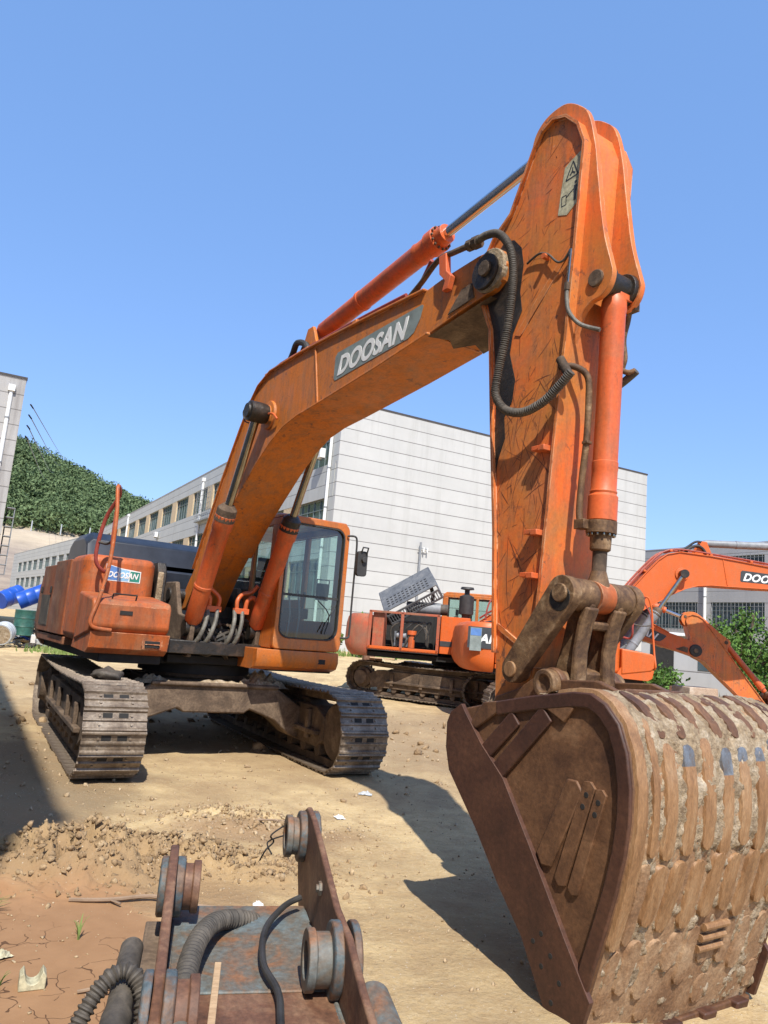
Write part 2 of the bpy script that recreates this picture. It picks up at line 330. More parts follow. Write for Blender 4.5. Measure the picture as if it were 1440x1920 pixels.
def empty(name, loc, rotz=0, label=None, cat=None, group=None):
    o = bpy.data.objects.new(name, None); col.objects.link(o); o.location = loc; o.rotation_euler = (0, 0, rotz); o.empty_display_size = 0.3
    return tag(o, label, cat, group)
def lettering(name, text, size, m, parent, origin, xdir, ydir, shear=0.25, bold=0.03, width=None, thick=0.004):
    """flat raised letters; origin = lower-left corner, xdir along the line, ydir up; all in parent's space"""
    cu = bpy.data.curves.new(name, 'FONT'); cu.body = text; cu.size = size; cu.shear = shear; cu.offset = bold*size; cu.extrude = thick/2; cu.space_character = 1.04
    tmp = bpy.data.objects.new(name, cu); col.objects.link(tmp)
    dg = bpy.context.evaluated_depsgraph_get(); me = bpy.data.meshes.new_from_object(tmp.evaluated_get(dg)); bpy.data.objects.remove(tmp)
    xs = [v.co.x for v in me.vertices]; w = max(xs)-min(xs); x0 = min(xs)
    X = Vector(xdir).normalized(); Y = Vector(ydir); Y = (Y-X*Y.dot(X)).normalized(); Z = X.cross(Y); sx = (width/w) if width else 1.0
    for v in me.vertices: p = v.co.copy(); v.co = Vector(origin)+X*(p.x-x0)*sx+Y*p.y+Z*p.z
    me.materials.clear(); me.materials.append(M[m]); o = bpy.data.objects.new(name, me); col.objects.link(o); o.parent = parent
    return o
# ------------------------------------------------------------ excavators
FOOT = (0.0, 1.95); TIP = (5.9, 4.34); HP = (6.25, 1.20)
def rot2(p, c, a):
    x, y = p[0]-c[0], p[1]-c[1]; return (c[0]+x*math.cos(a)-y*math.sin(a), c[1]+x*math.sin(a)+y*math.cos(a))
def make_track(root, vc, rotz, off, detail, name_shoe='track_shoe'):
    """one crawler: chain, frame, wheels, and every shoe a mesh of its own (detail) """
    xf = lambda p: (p[0], p[1]+vc, p[2])
    fr, rr_, ra = 1.95, (-2.5 if detail else -2.2), 0.44
    # path of the shoe plates, closed: bottom, front wheel, sagging top, rear wheel
    P = [(u, 0.045) for u in np.linspace(rr_, fr, 24)]
    P += [(fr+ra*math.cos(R(a)), 0.485+ra*math.sin(R(a))) for a in np.linspace(-80, 90, 14)]
    P += [(u, 0.925-0.045*math.sin(math.pi*(fr-u)/(fr-rr_))) for u in np.linspace(fr, rr_, 24)[1:]]
    P += [(rr_+ra*math.cos(R(a)), 0.485+ra*math.sin(R(a))) for a in np.linspace(90, 265, 14)[1:]]
    P.append(P[0]); S = [0]
    for a, b in zip(P, P[1:]): S.append(S[-1]+math.hypot(b[0]-a[0], b[1]-a[1]))
    total = S[-1]; n = 54 if detail else 50; pitch = total/n
    def at(s):
        s %= total
        i = int(np.searchsorted(S, s, 'right'))-1; i = min(i, len(P)-2); t = (s-S[i])/(S[i+1]-S[i])
        a, b = P[i], P[i+1]; return (a[0]+(b[0]-a[0])*t, a[1]+(b[1]-a[1])*t)
    ch = MB(xf)                                            # link chain
    for k_ in range(n):
        a, b = at(k_*pitch), at((k_+1)*pitch); ang = math.atan2(b[1]-a[1], b[0]-a[0]); cx, cz = (a[0]+b[0])/2, (a[1]+b[1])/2
        nx, nz = math.sin(ang), -math.cos(ang)
        for s_ in (-0.1, 0.1): ch.box((cx-nx*0.055, s_, cz-nz*0.055), (pitch*1.05, 0.05, 0.09), 'dirtysteel', Matrix.Rotation(-ang, 3, 'Y'))
    t = ch.build('track', root, loc=off, rotz=rotz)
    fm = MB(xf)                                            # frame between the wheels
    fm.prism([(-1.9, 0.25), (1.5, 0.25), (1.7, 0.35), (1.7, 0.62), (1.45, 0.72), (-1.7, 0.72), (-1.95, 0.6)], -0.2, 0.2, 'dirtysteel')
    fm.prism([(-1.5, 0.70), (1.2, 0.70), (1.0, 0.78), (-1.3, 0.78)], -0.13, 0.13, 'dirtysteel')
    fm.box((0.1, -0.235, 0.42), (3.0, 0.07, 0.06), 'dirtysteel'); fm.box((0.1, 0.235, 0.42), (3.0, 0.07, 0.06), 'dirtysteel')
    for u in (-1.2, -0.3, 0.6, 1.3):
        for s_ in (-0.23, 0.23): fm.box((u, s_, 0.5), (0.1, 0.05, 0.35), 'dirtysteel')
    for u in np.linspace(-1.6, 1.5, 8):
        fm.cyl((u, -0.17, 0.22), (u, 0.17, 0.22), 0.085, m='dirtysteel', seg=14)
    for u in (-0.9, 0.7): fm.cyl((u, -0.12, 0.79), (u, 0.12, 0.79), 0.06, m='dirtysteel', seg=12)
    fm.build('track_frame', t, bevel=0.012)
    w = MB(xf); w.lathe((fr, -0.2, 0.485), (0, 1, 0), [(0, 0.12), (0.02, 0.30), (0.05, 0.33), (0.35, 0.33), (0.38, 0.30), (0.4, 0.12)], 'dirtysteel', 28)
    w.lathe((fr, -0.09, 0.485), (0, 1, 0), [(0, 0.36), (0.18, 0.36)], 'track', 28); w.build('idler_wheel', t, bevel=0.008)
    w = MB(xf); w.lathe((rr_, -0.27, 0.485), (0, 1, 0), [(0, 0.10), (0.0, 0.19), (0.08, 0.22), (0.12, 0.28), (0.44, 0.28), (0.50, 0.18)], 'dirtysteel', 28)
    teeth = []
    for i in range(42):
        a = 2*math.pi*i/42; teeth.append((rr_+(0.38 if i % 2 else 0.32)*math.cos(a), 0.485+(0.38 if i % 2 else 0.32)*math.sin(a)))
    w.prism(teeth, -0.04, 0.04, 'track'); w.build('sprocket', t)
    # shoe: three-grouser plate, slots and bolts
    def shoe(b, xff=None):
        h = pitch*0.53; W = 0.3
        prof = [(-h, 0), (-h, 0.014), (-h*0.86, 0.034), (-h*0.74, 0.034), (-h*0.62, 0.012), (-h*0.14, 0.012), (-h*0.07, 0.030), (h*0.07, 0.030), (h*0.14, 0.012), (h*0.62, 0.012), (h*0.74, 0.034), (h*0.9, 0.034), (h, 0.008), (h, 0)]
        b.prism(prof, -W, W, 'track')
        if detail:
            for s_ in (-0.075, 0.075):
                b.prism([(h*x_, z_) for x_, z_ in ((-0.58, 0.0), (-0.17, 0.0), (-0.17, 0.0145), (-0.58, 0.0145))], s_-0.045, s_+0.045, 'dark')
            for s_ in (-0.15, 0.15):
                for q in (-0.36, 0.38): b.cyl((h*q, s_, 0.01), (h*q, s_, 0.026), 0.013, m='track', seg=8)
    if detail:
        b = MB(); shoe(b); first = None
        for k_ in range(n):
            a, c = at(k_*pitch), at((k_+1)*pitch); ang = math.atan2(c[1]-a[1], c[0]-a[0]); cx, cz = (a[0]+c[0])/2, (a[1]+c[1])/2
            if first is None: o = first = b.build(name_shoe, t)
            else: o = first.copy(); col.objects.link(o); o.parent = t
            # local z of the shoe points outward
            o.matrix_local = Matrix.Translation((cx, vc+0.004*math.sin(k_*2.3), cz)) @ Matrix.Rotation(math.pi-ang+0.012*math.sin(k_*5.1), 4, 'Y')
    else:
        b = MB()
        for k_ in range(n):
            a, c = at(k_*pitch), at((k_+1)*pitch); ang = math.atan2(c[1]-a[1], c[0]-a[0]); cx, cz = (a[0]+c[0])/2, (a[1]+c[1])/2
            mx = Matrix.Translation((cx, vc, cz)) @ Matrix.Rotation(math.pi-ang, 4, 'Y'); b.xf = lambda p, mx=mx: tuple(mx @ Vector(p)); shoe(b)
        b.build('shoe_chain', t)
    return t

def excavator(loc, az, label, uc_rot=0.0, uc_off=(0, 0, 0), boom_a=0.0, arm_a=0.0, bkt_a=0.0, arm_s=1.0, main=False, opened=False, pal=None, group=None):
    pal = dict(dict(body='orange_body', boom='orange_boom', arm='orange_arm', cyl='orange_cyl', cab='orange_cab', cw='orange_dirty'), **(pal or {}))
    root = empty('excavator', loc, R(90-az), label, 'excavator', group)
    TBp = lambda p: rot2(p, FOOT, boom_a); tipw = TBp(TIP)
    def TB(p): q = TBp((p[0], p[2])); return (q[0], p[1], q[1])
    def TAp(p): q = rot2(TBp(p), tipw, arm_a); return (tipw[0]+(q[0]-tipw[0])*arm_s, tipw[1]+(q[1]-tipw[1])*arm_s)
    def TA(p): q = TAp((p[0], p[2])); return (q[0], p[1], q[1])
    hpw = TAp(HP)
    def TK(p): q = rot2(TAp((p[0], p[2])), hpw, bkt_a); return (q[0], p[1], q[1])
    # ---- undercarriage
    for s_ in (-1, 1): make_track(root, (-1.40 if main and s_ < 0 else s_*1.33), R(uc_rot), uc_off, main)
    b = MB()
    top = [(-0.55, 0.93), (0.55, 0.93), (0.95, 0.90), (1.15, 0.80), (1.15, 0.72), (0.7, 0.42), (-0.7, 0.42)]
    # arched cross-members, front and rear: profile across the machine
    for u0, u1 in ((0.55, 0.95), (-0.95, -0.55)):
        pr = [(-1.2, 0.62), (-0.75, 0.90), (0.75, 0.90), (1.2, 0.62), (1.2, 0.24), (1.0, 0.30), (0.78, 0.48), (0.45, 0.60), (0.38, 0.55), (-0.38, 0.55), (-0.45, 0.60), (-0.78, 0.48), (-1.0, 0.30), (-1.2, 0.24)]
        b.add([(u, v_, z_) for u in (u0, u1) for v_, z_ in pr], [tuple(range(14)), tuple(range(27, 13, -1))]+[(i, (i+1) % 14, 14+(i+1) % 14, 14+i) for i in range(14)], 'dirtysteel')
    b.box((0, 0, 0.78), (1.3, 1.5, 0.26), 'dirtysteel'); b.cyl((0, 0, 0.6), (0, 0, 1.0), 0.6, m='dirtysteel', seg=36)
    b.box((0.965, 0, 0.885), (0.06, 1.6, 0.05), 'dirtysteel')
    b.build('undercarriage', root, bevel=0.02, loc=uc_off, rotz=R(uc_rot))
    if main:
        for cx7, cy7, rx7, ry7, h7 in ((0.82, 0.62, 0.16, 0.34, 0.12), (0.80, -0.75, 0.10, 0.25, 0.05), (0.9, 0.05, 0.06, 0.5, 0.03)):
            n7 = 26; g7 = np.linspace(-1, 1, n7); vs = []
            for i in range(n7):
                for j in range(n7):
                    rr7 = max(0.0, 1-g7[i]**2-g7[j]**2); vs.append((cx7+g7[i]*rx7, cy7+g7[j]*ry7, 0.87+h7*rr7*(0.9+0.9*float(vnoise(i*.55, j*.55, 5)))+0.03*rr7))
            b = MB(); b.add(vs, [(i*n7+j, i*n7+j+1, (i+1)*n7+j+1, (i+1)*n7+j) for i in range(n7-1) for j in range(n7-1)], 'caked'); b.build('mud_lump', root, angle=80, loc=uc_off, rotz=R(uc_rot))
    b = MB(); b.cyl((0, 0, 0.98), (0, 0, 1.1), 0.72, m='dark', seg=48); b.cyl((0, 0, 0.94), (0, 0, 1.0), 0.66, m='dirtysteel', seg=48); b.build('slewing_ring', root)
    # ---- upper deck
    b = MB(); b.prismz([(-2.4, -1.5), (1.05, -1.5), (1.05, -0.8), (0.70, -0.78), (0.70, 0.5), (1.2, 0.5), (1.2, 1.4), (-2.4, 1.4)], 1.1, 1.235, 'dark')  # deck coloured near black for the shadow around the hoses, besides grease
    b.box((-0.6, -0.1, 1.32), (3.2, 1.3, 0.16), 'grease'); b.box((0.62, -0.05, 1.17), (0.4, 1.2, 0.10), 'dark')
    b.build('deck_frame', root, bevel=0.01)
    cw = [(-2.35, -1.62), (-2.6, -1.62), (-2.85, -1.52), (-3.02, -1.3), (-3.1, -0.9), (-3.13, -0.4), (-3.13, 0.4), (-3.1, 0.9), (-3.02, 1.3), (-2.85, 1.5), (-2.6, 1.58), (-2.35, 1.58)]
    b = MB()
    def loft(levels, m):
        n_ = len(cw)
        vs = [(-2.35+(u+2.35)*su, v_*sv_, z_) for z_, su, sv_ in levels for u, v_ in cw]
        fs = [(i+n_*l, (i+1) % n_+n_*l, (i+1) % n_+n_*(l+1), i+n_*(l+1)) for l in range(len(levels)-1) for i in range(n_)]
        fs += [tuple(range(n_-1, -1, -1)), tuple(range(n_*(len(levels)-1), n_*len(levels)))]; b.add(vs, fs, m)
    loft([(1.10, 0.72, 0.93), (1.22, 0.9, 0.985), (1.36, 1.0, 1.0), (1.45, 1.02, 1.005), (1.95, 1.0, 1.0), (2.12, 0.95, 0.985), (2.22, 0.80, 0.95)], pal['cw'])
    b.build('counterweight', root, bevel=0.02)
    BD = pal['body']
    if not opened:
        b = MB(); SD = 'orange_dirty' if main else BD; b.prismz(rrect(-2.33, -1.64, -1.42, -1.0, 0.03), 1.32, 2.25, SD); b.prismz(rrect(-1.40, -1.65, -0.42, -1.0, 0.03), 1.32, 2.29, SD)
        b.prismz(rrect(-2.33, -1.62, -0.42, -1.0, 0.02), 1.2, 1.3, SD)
        for u in (-1.5, -2.2): b.box((u, -1.655, 1.9), (0.05, 0.02, 0.1), 'dark')
        o = b.build('side_panel', root, bevel=0.07, bseg=3)
        if main:
            b = MB(); b.box((-1.86, -1.6425, 1.62), (0.62, 0.012, 0.42), 'hose'); b.build('faded_patch', o)
    else:
        b = MB()
        b.box((-1.4, -1.62, 2.30), (1.9, 0.06, 0.06), 'red_old'); b.box((-1.4, -1.62, 1.34), (1.9, 0.06, 0.1), BD)
        for u in (-2.32, -1.45, -0.48): b.box((u, -1.62, 1.82), (0.08, 0.06, 1.0), 'red_old')
        b.box((-1.4, -0.95, 1.82), (1.9, 0.04, 1.0), 'dark'); b.box((-1.4, -1.3, 1.3), (1.9, 0.7, 0.06), 'dark')
        b.box((-2.1, -1.25, 1.82), (0.3, 0.6, 0.9), 'red_old')
        b.build('engine_bay', root, bevel=0.006)
        b = MB(); b.box((-1.45, -1.2, 1.62), (0.45, 0.3, 0.4), 'bluesteel'); b.cyl((-1.2, -1.35, 1.4), (-1.2, -1.35, 1.75), 0.09, m='orange_cyl')
        b.cyl((-1.2, -1.35, 1.75), (-1.2, -1.35, 1.86), 0.13, m='orange_cyl'); b.cyl((-1.6, -1.4, 1.7), (-1.35, -1.4, 1.7), 0.08, m='greymetal')
        for i in range(5): b.tube([(-1.7+0.1*i, -1.35, 1.4), (-1.75+0.2*i, -1.45, 1.9), (-1.3+0.15*i, -1.45, 2.1), (-0.8, -1.45, 1.9-0.08*i), (-0.75, -1.4, 1.45)], 0.022, 'rubber' if i % 3 else 'hose', 8)
        b.build('engine', root)
        b = MB(); b.prismz(rrect(-0.42, -1.64, 0.35, -1.0, 0.03), 1.32, 2.3, BD); b.box((-0.04, -1.645, 1.58), (0.74, 0.012, 0.14), 'decaldark'); b.build('side_panel', root, bevel=0.03)
        # raised grey engine grille
        b = MB(); q = Matrix.Rotation(R(-32), 3, 'Y') @ Matrix.Rotation(R(34), 3, 'X'); c = Vector((-1.5, -0.75, 3.0))
        def gb(p, s, m='hoodgrey'): b.box(c+q @ Vector(p), s, m, q)
        gb((0, 0, 0.0), (1.6, 1.2, 0.03)); gb((0, -0.6, -0.16), (1.6, 0.03, 0.06)); gb((0, -0.6, -0.42), (1.6, 0.03, 0.06))
        for i in range(22): gb((-0.77+i*0.0733, -0.6, -0.28), (0.028, 0.028, 0.26))
        gb((-0.8, 0, -0.22), (0.03, 1.2, 0.44)); gb((0.8, 0, -0.22), (0.03, 1.2, 0.44)); gb((0, 0.6, -0.22), (1.6, 0.03, 0.44))
        for r_i in range(4):
            for i in range(11): gb((-0.62+i*0.12, -0.42+0.14*r_i, 0.016), (0.07, 0.05, 0.012), 'dark')
        b.build('engine_hood', root, bevel=0.006)
        b = MB(); b.cyl((-1.45, -0.85, 2.5), (-0.5, -0.85, 2.5), 0.17, m='greymetal'); b.cyl((-0.5, -0.85, 2.5), (-0.3, -0.85, 2.5), 0.15, m='hose')
        b.tube([(-0.75, -0.85, 2.6), (-0.75, -0.85, 2.9), (-0.82, -0.85, 3.1)], 0.055, 'hose', 12); b.build('exhaust', root)
        b = MB(); b.lathe((0.2, -1.0, 2.3), (0, 0, 1), [(0, 0.1), (0.1, 0.12), (0.12, 0.2), (0.6, 0.2), (0.62, 0.16), (0.66, 0.07), (0.78, 0.07), (0.8, 0.19), (0.86, 0.17)], 'rubber'); b.build('air_precleaner', root)
    # fuel tank and the lower box in front of it
    b = MB()
    if not opened:
        b.prismz(rrect(-0.40, -1.66, 0.50, -0.80, 0.16, 6), 1.3, 2.33, BD)
    else: b.prismz(rrect(0.37, -1.67, 0.8, -0.80, 0.05), 1.3, 2.2, BD)
    ft = b.build('fuel_tank', root, bevel=0.085, bseg=4)
    b = MB(); b.prism([(0.5, 1.30), (1.17, 1.42), (1.25, 1.50), (1.25, 1.74), (1.20, 1.80), (0.5, 1.88)], -1.68, -0.80, BD)
    tb = b.build('tool_box', root, bevel=0.03, bseg=3)
    b = MB(); b.prism([(0.35, 1.22), (1.1, 1.20), (1.2, 1.26), (1.24, 1.44), (0.5, 1.46)], -1.66, -0.78, BD)
    b.box((1.19, -0.97, 1.33), (0.07, 0.22, 0.12), BD); b.box((1.226, -0.97, 1.33), (0.03, 0.17, 0.075), 'dark'); b.box((1.245, -0.97, 1.33), (0.012, 0.17, 0.01), BD)
    st = b.build('step_box', root, bevel=0.02)
    if main:
        b = MB(); b.tube([(1.16, -1.46, 1.805), (1.19, -1.46, 1.86), (1.19, -1.44, 1.862), (1.19, -1.22, 1.862), (1.19, -1.20, 1.86), (1.16, -1.20, 1.805)], 0.009, 'dark', 6, 0); b.build('latch_handle', tb)
        b = MB(); b.box((1.255, -1.31, 1.66), (0.006, 0.14, 0.045), 'dark'); b.build('grease_smear', tb)
        # sticker: three blue to green fields with white letters
        b = MB(); X = 0.552
        def q4(pts, m): b.add([(X-0.045, y, z) for y, z in pts]+[(X-0.047, y, z) for y, z in pts], [(0, 1, 2, 3), (7, 6, 5, 4)], m)
        b.add([(0.5035, y, z) for y, z in ((-1.42, 2.03), (-1.00, 2.03), (-1.00, 2.17), (-1.24, 2.19), (-1.42, 2.23))], [(0, 1, 2, 3, 4)], 'white')
        b.add([(0.5050, y, z) for y, z in ((-1.41, 2.04), (-1.27, 2.04), (-1.27, 2.19), (-1.41, 2.22))], [(0, 1, 2, 3)], 'blue_sticker')
        b.add([(0.5050, y, z) for y, z in ((-1.26, 2.04), (-1.14, 2.04), (-1.14, 2.17), (-1.26, 2.18))], [(0, 1, 2, 3)], 'lightblue_sticker')
        b.add([(0.5050, y, z) for y, z in ((-1.13, 2.04), (-1.01, 2.04), (-1.01, 2.16), (-1.13, 2.165))], [(0, 1, 2, 3)], 'green_sticker')
        sk = b.build('sticker', ft, smooth_=False)
        lettering('sticker_lettering', 'DOOSAN', 0.095, 'white', sk, (0.507, -1.395, 2.075), (0, 1, 0), (0, 0, 1), 0.3, 0.03, 0.37, 0.002)
    if pal.get('greycyl'):
        b = MB(); b.prism([(-2.98, 1.62), (-2.2, 1.62), (-1.9, 1.98), (-1.9, 2.10), (-2.98, 2.10)], -1.632, -1.645, 'decaldark'); lb = b.build('label_plate', root)
        lettering('label_lettering', 'SAN', 0.27, 'white', lb, (-2.86, -1.650, 1.75), (1, 0, 0), (0, 0, 1), 0.25, 0.04, 0.62)
        b = MB(); b.box((-2.80, -1.655, 1.82), (0.26, 0.006, 0.52), 'decalgrey'); b.box((-2.80, -1.660, 1.98), (0.24, 0.006, 0.16), 'blue_sticker'); b.build('poster', lb)
    # left side panels
    b = MB(); b.prismz(rrect(-2.33, 0.85, -0.65, 1.5, 0.04), 1.25, 2.33, BD); b.prismz(rrect(-2.33, -1.0, -0.65, 0.85, 0.03), 1.4, 2.30, 'hood' if not opened else 'dark'); b.build('engine_cover', root, bevel=0.03)
    if not opened:
        b = MB(); hp_ = [(-1.95, 2.36), (-1.85, 2.62), (-1.68, 2.72), (-0.95, 2.72), (-0.78, 2.62), (-0.70, 2.36)]
        vs = []
        for v_, k_ in ((-1.42, 0.72), (-1.34, 1.0), (0.72, 1.0), (0.8, 0.8)): vs += [(u, v_, 2.36+(z_-2.36)*k_) for u, z_ in hp_]
        fs = [(i+6*l, i+1+6*l, i+7+6*l, i+6+6*l) for l in range(3) for i in range(5)]+[tuple(range(5, -1, -1)), tuple(range(18, 24))]
        b.add(vs, fs, 'hood'); b.build('engine_hood', root, bevel=0.015)
        b = MB(); b.cyl((-1.6, 0.5, 2.7), (-1.6, 0.5, 3.0), 0.05, m='rubber'); b.build('exhaust', root)
    # handrails at the right front corner
    b = MB()
    b.tube([(0.60, -1.42, 2.14), (0.72, -1.50, 2.12), (0.75, -1.60, 2.22), (0.75, -1.61, 2.42), (0.82, -1.57, 2.75), (0.98, -1.50, 2.98), (1.05, -1.53, 3.09)], 0.023, 'rail', 10, 5)
    b.tube([(1.05, -1.53, 3.09), (1.12, -1.56, 3.05), (1.20, -1.55, 2.75), (1.22, -1.55, 2.40), (1.24, -1.57, 2.10), (1.25, -1.62, 1.80), (1.26, -1.68, 1.58), (1.26, -1.67, 1.50), (1.26, -1.60, 1.47), (1.25, -1.45, 1.46)], 0.022, pal['body'], 10, 5)
    b.tube([(1.0, -1.51, 3.0), (1.16, -1.555, 2.70), (1.2, -1.56, 2.40)], 0.015, 'rail', 8, 4)
    b.tube([(0.76, -1.60, 2.45), (1.0, -1.56, 2.42), (1.22, -1.55, 2.46)], 0.015, 'hose', 8, 4)
    b.build('handrail', root)
    # ---- boom foot brackets and valve bank
    b = MB()
    for s_ in (-0.43, 0.43): b.prism([(-0.7, 1.2), (0.95, 1.2), (0.98, 1.6), (0.85, 1.66), (0.45, 1.72), (0.2, 2.12), (-0.2, 2.12)], s_-0.03, s_+0.03, 'dirtysteel')
    b.cyl((0, -0.48, 1.95), (0, 0.48, 1.95), 0.09, m='grease')
    b.prism([(0.0, 1.25), (0.30, 1.25), (0.32, 2.20), (0.24, 2.34), (0.06, 2.34), (0.0, 2.2)], -0.74, -0.62, 'grease'); b.prism([(0.30, 1.35), (0.33, 1.35), (0.345, 2.20), (0.31, 2.22)], -0.735, -0.66, 'caked')
    b.build('boom_bracket', root, bevel=0.015)
    b = MB(); b.box((0.55, 0, 1.42), (0.35, 0.72, 0.28), 'grease'); b.box((0.2, 0.0, 1.5), (0.3, 0.7, 0.4), 'dark')
    rr = random.Random(3)
    for i in range(16): b.box((0.72+rr.uniform(-.03, .05), -0.33+0.045*i, 1.34+rr.uniform(-.08, .12)), (0.07, 0.035, rr.uniform(.04, .1)), rr.choice(['grease', 'dirtysteel', 'greymetal', 'grease']))
    for i in range(14): b.cyl((0.62, -0.32+0.05*i, 1.5+rr.uniform(-.05, .12)), (0.80, -0.32+0.05*i, 1.5+rr.uniform(-.05, .12)), 0.018, m=rr.choice(['grease', 'dirtysteel']), seg=8)
    for i in range(22):
        y0, y1 = rr.uniform(-.42, .42), rr.uniform(-.42, .42)
        b.tube([(0.62, y0, rr.uniform(1.3, 1.75)), (0.85+rr.uniform(-.05, .08), y0*0.8+y1*0.2, rr.uniform(1.3, 1.55)), (0.84, y1*.7+y0*.3, rr.uniform(1.2, 1.4)), (0.6, y1, rr.uniform(1.25, 1.4))], rr.uniform(.012, .022), rr.choice(['grease', 'rubber', 'hose', 'dirtysteel']), 7, 4)
    b.prism([(0.1, 1.24), (0.78, 1.24), (0.78, 1.30), (0.5, 1.7), (0.3, 1.85), (0.1, 1.85)], 0.36, 0.455, 'grease')
    b.build('control_valve', root, bevel=0.006)
    if main:
        for i, (v_, dz) in enumerate(((-0.25, 0), (-0.13, 0.02), (0.10, 0), (0.20, 0.02))):
            b = MB(); lean = -0.10 if v_ < 0 else -0.07
            b.tube([(0.92, v_, 1.80+dz), (1.0, v_+lean*0.3, 1.68), (1.03, v_+lean*0.8, 1.52), (0.98, v_+lean*1.2, 1.40), (0.85, v_+lean*1.5, 1.33)], 0.026, 'silverhose', 12); b.build('hydraulic_hose', root)
        for s_ in (-1, 1):
            b = MB()
            b.tube([(0.92, s_*0.13, 1.80), (0.93, s_*0.12, 1.93), (0.9, s_*0.20, 2.02), (0.92, s_*0.30, 2.05), (0.95, s_*0.37, 2.14)], 0.026, 'orange_cyl', 12)
            b.tube([(0.92, s_*0.24, 1.80), (0.94, s_*0.25, 1.93), (0.95, s_*0.33, 1.98), (0.96, s_*0.41, 1.86), (0.93, s_*0.47, 1.62), (0.88, s_*0.48, 1.52)], 0.028, 'orange_cyl', 12)
            b.box((0.92, s_*0.185, 1.80), (0.08, 0.19, 0.07), 'orange_cyl'); b.build('feed_pipe', root, bevel=0.004)
    # ---- cab
    CB = pal['cab']; zt, zb, u0, u1, v0, v1 = 3.06, 1.38, -0.55, 1.36, 0.46, 1.42
    b = MB(); o_ = rrect(v0, zb, v1, zt, 0.1, 4, (0.11, 0.08, 0.05, 0.08)); i_ = rrect(v0+0.055, zb+0.14, v1-0.065, zt-0.085, 0.1, 4, (0.13, 0.10, 0.14, 0.15))
    b.ring([(u1, y, z) for y, z in o_], [(u1, y, z) for y, z in i_], (-0.09, 0, 0), CB)
    gl = MB(); gl.add([(u1-0.03, y, z) for y, z in i_], [tuple(range(len(i_)))], 'glass')
    # right wall with two windows, left wall with door window, rear wall
    def side(v_, th, wins):
        us = [(u0, zb), (u1-0.09, zb), (u1-0.09, zt-0.02), (u0, zt-0.02)]
        # wall assembled round the openings as bands
        cuts = sorted({zb, zt-0.03}|{w[1] for w in wins}|{w[3] for w in wins})
        for z0, z1 in zip(cuts, cuts[1:]):
            row = sorted([(w[0], w[2]) for w in wins if w[1] <= z0+1e-6 and w[3] >= z1-1e-6]); x = u0
            for a, c in row+[(u1-0.09, None)]:
                if a > x+1e-3: b.box(((x+a)/2, v_, (z0+z1)/2), (a-x, th, z1-z0), CB)
                x = c
        for w in wins:
            gl.add([(w[0], v_, w[1]), (w[2], v_, w[1]), (w[2], v_, w[3]), (w[0], v_, w[3])], [(0, 1, 2, 3)], 'glass')
    side(v0+0.03, 0.055, [(-0.40, 2.05, 0.42, 2.94), (0.50, 2.0, 1.0, 2.94)])
    side(v1-0.03, 0.055, [(-0.40, 2.05, 0.20, 2.94), (0.30, 1.75, 1.12, 2.94)])
    b.box((u0+0.03, (v0+v1)/2, 1.75), (0.06, v1-v0-0.1, 0.75), CB); b.box((u0+0.03, (v0+v1)/2, 2.97), (0.06, v1-v0-0.1, 0.15), CB)
    for v_ in (v0+0.1, v1-0.1): b.box((u0+0.03, v_, 2.5), (0.06, 0.1, 0.8), CB)
    gl.add([(u0+0.03, v0+0.15, 2.12), (u0+0.03, v1-0.15, 2.12), (u0+0.03, v1-0.15, 2.9), (u0+0.03, v0+0.15, 2.9)], [(0, 1, 2, 3)], 'glass')
    b.box(((u0+u1)/2, (v0+v1)/2, zb+0.03), (u1-u0-0.1, v1-v0-0.05, 0.05), 'dark')
    cab = b.build('cab', root, bevel=0.012, bseg=2)
    b = MB(); b.prism([(u0-0.02, zt-0.06), (u0+0.1, zt+0.035), (u1-0.25, zt+0.04), (u1-0.05, zt+0.012), (u1-0.03, zt-0.03)], v0+0.02, v1-0.02, CB); b.build('cab_roof', cab, bevel=0.03)
    gl.build('window_pane', cab, smooth_=False)
    b = MB(); i2 = rrect(v0+0.07, zb+0.155, v1-0.08, zt-0.10, 0.1, 4, (0.12, 0.09, 0.13, 0.14))
    b.ring([(u1+0.004, y, z) for y, z in i_], [(u1+0.004, y, z) for y, z in i2], (-0.05, 0, 0), 'rubber'); b.box((u1-0.035, (v0+v1)/2, 2.06), (0.02, v1-v0-0.13, 0.03), 'rubber'); b.build('window_seal', cab)
    b = MB(); b.box((0.15, 0.95, 1.78), (0.5, 0.5, 0.12), 'dark'); b.box((-0.1, 0.95, 2.1), (0.12, 0.48, 0.62), 'dark', Matrix.Rotation(R(-10), 3, 'Y')); b.box((-0.14, 0.95, 2.52), (0.08, 0.26, 0.18), 'dark'); b.box((0.1, 0.95, 1.58), (0.4, 0.4, 0.3), 'dark')
    for s_ in (0.66, 1.24): b.box((0.35, s_, 1.85), (0.5, 0.14, 0.14), 'dark'); b.tube([(0.55, s_, 1.9), (0.58, s_, 2.05), (0.57, s_, 2.15)], 0.018, 'rubber', 8)
    b.build('driver_seat', cab, bevel=0.03)
    b = MB()
    for s_ in (0.88, 1.02): b.tube([(0.85, s_, 1.45), (0.9, s_, 1.8), (0.8, s_, 2.15)], 0.013, 'greymetal', 8); b.box((0.9, s_, 1.47), (0.2, 0.09, 0.03), 'greymetal', Matrix.Rotation(R(-20), 3, 'Y'))
    b.box((1.05, 1.25, 2.15), (0.06, 0.16, 0.22), 'rubber'); b.tube([(1.2, 1.08, 2.12), (1.2, 1.08, 2.3), (1.2, 1.26, 2.3), (1.2, 1.26, 2.12)], 0.009, 'rubber', 8, 0)
    b.build('control_lever', cab)
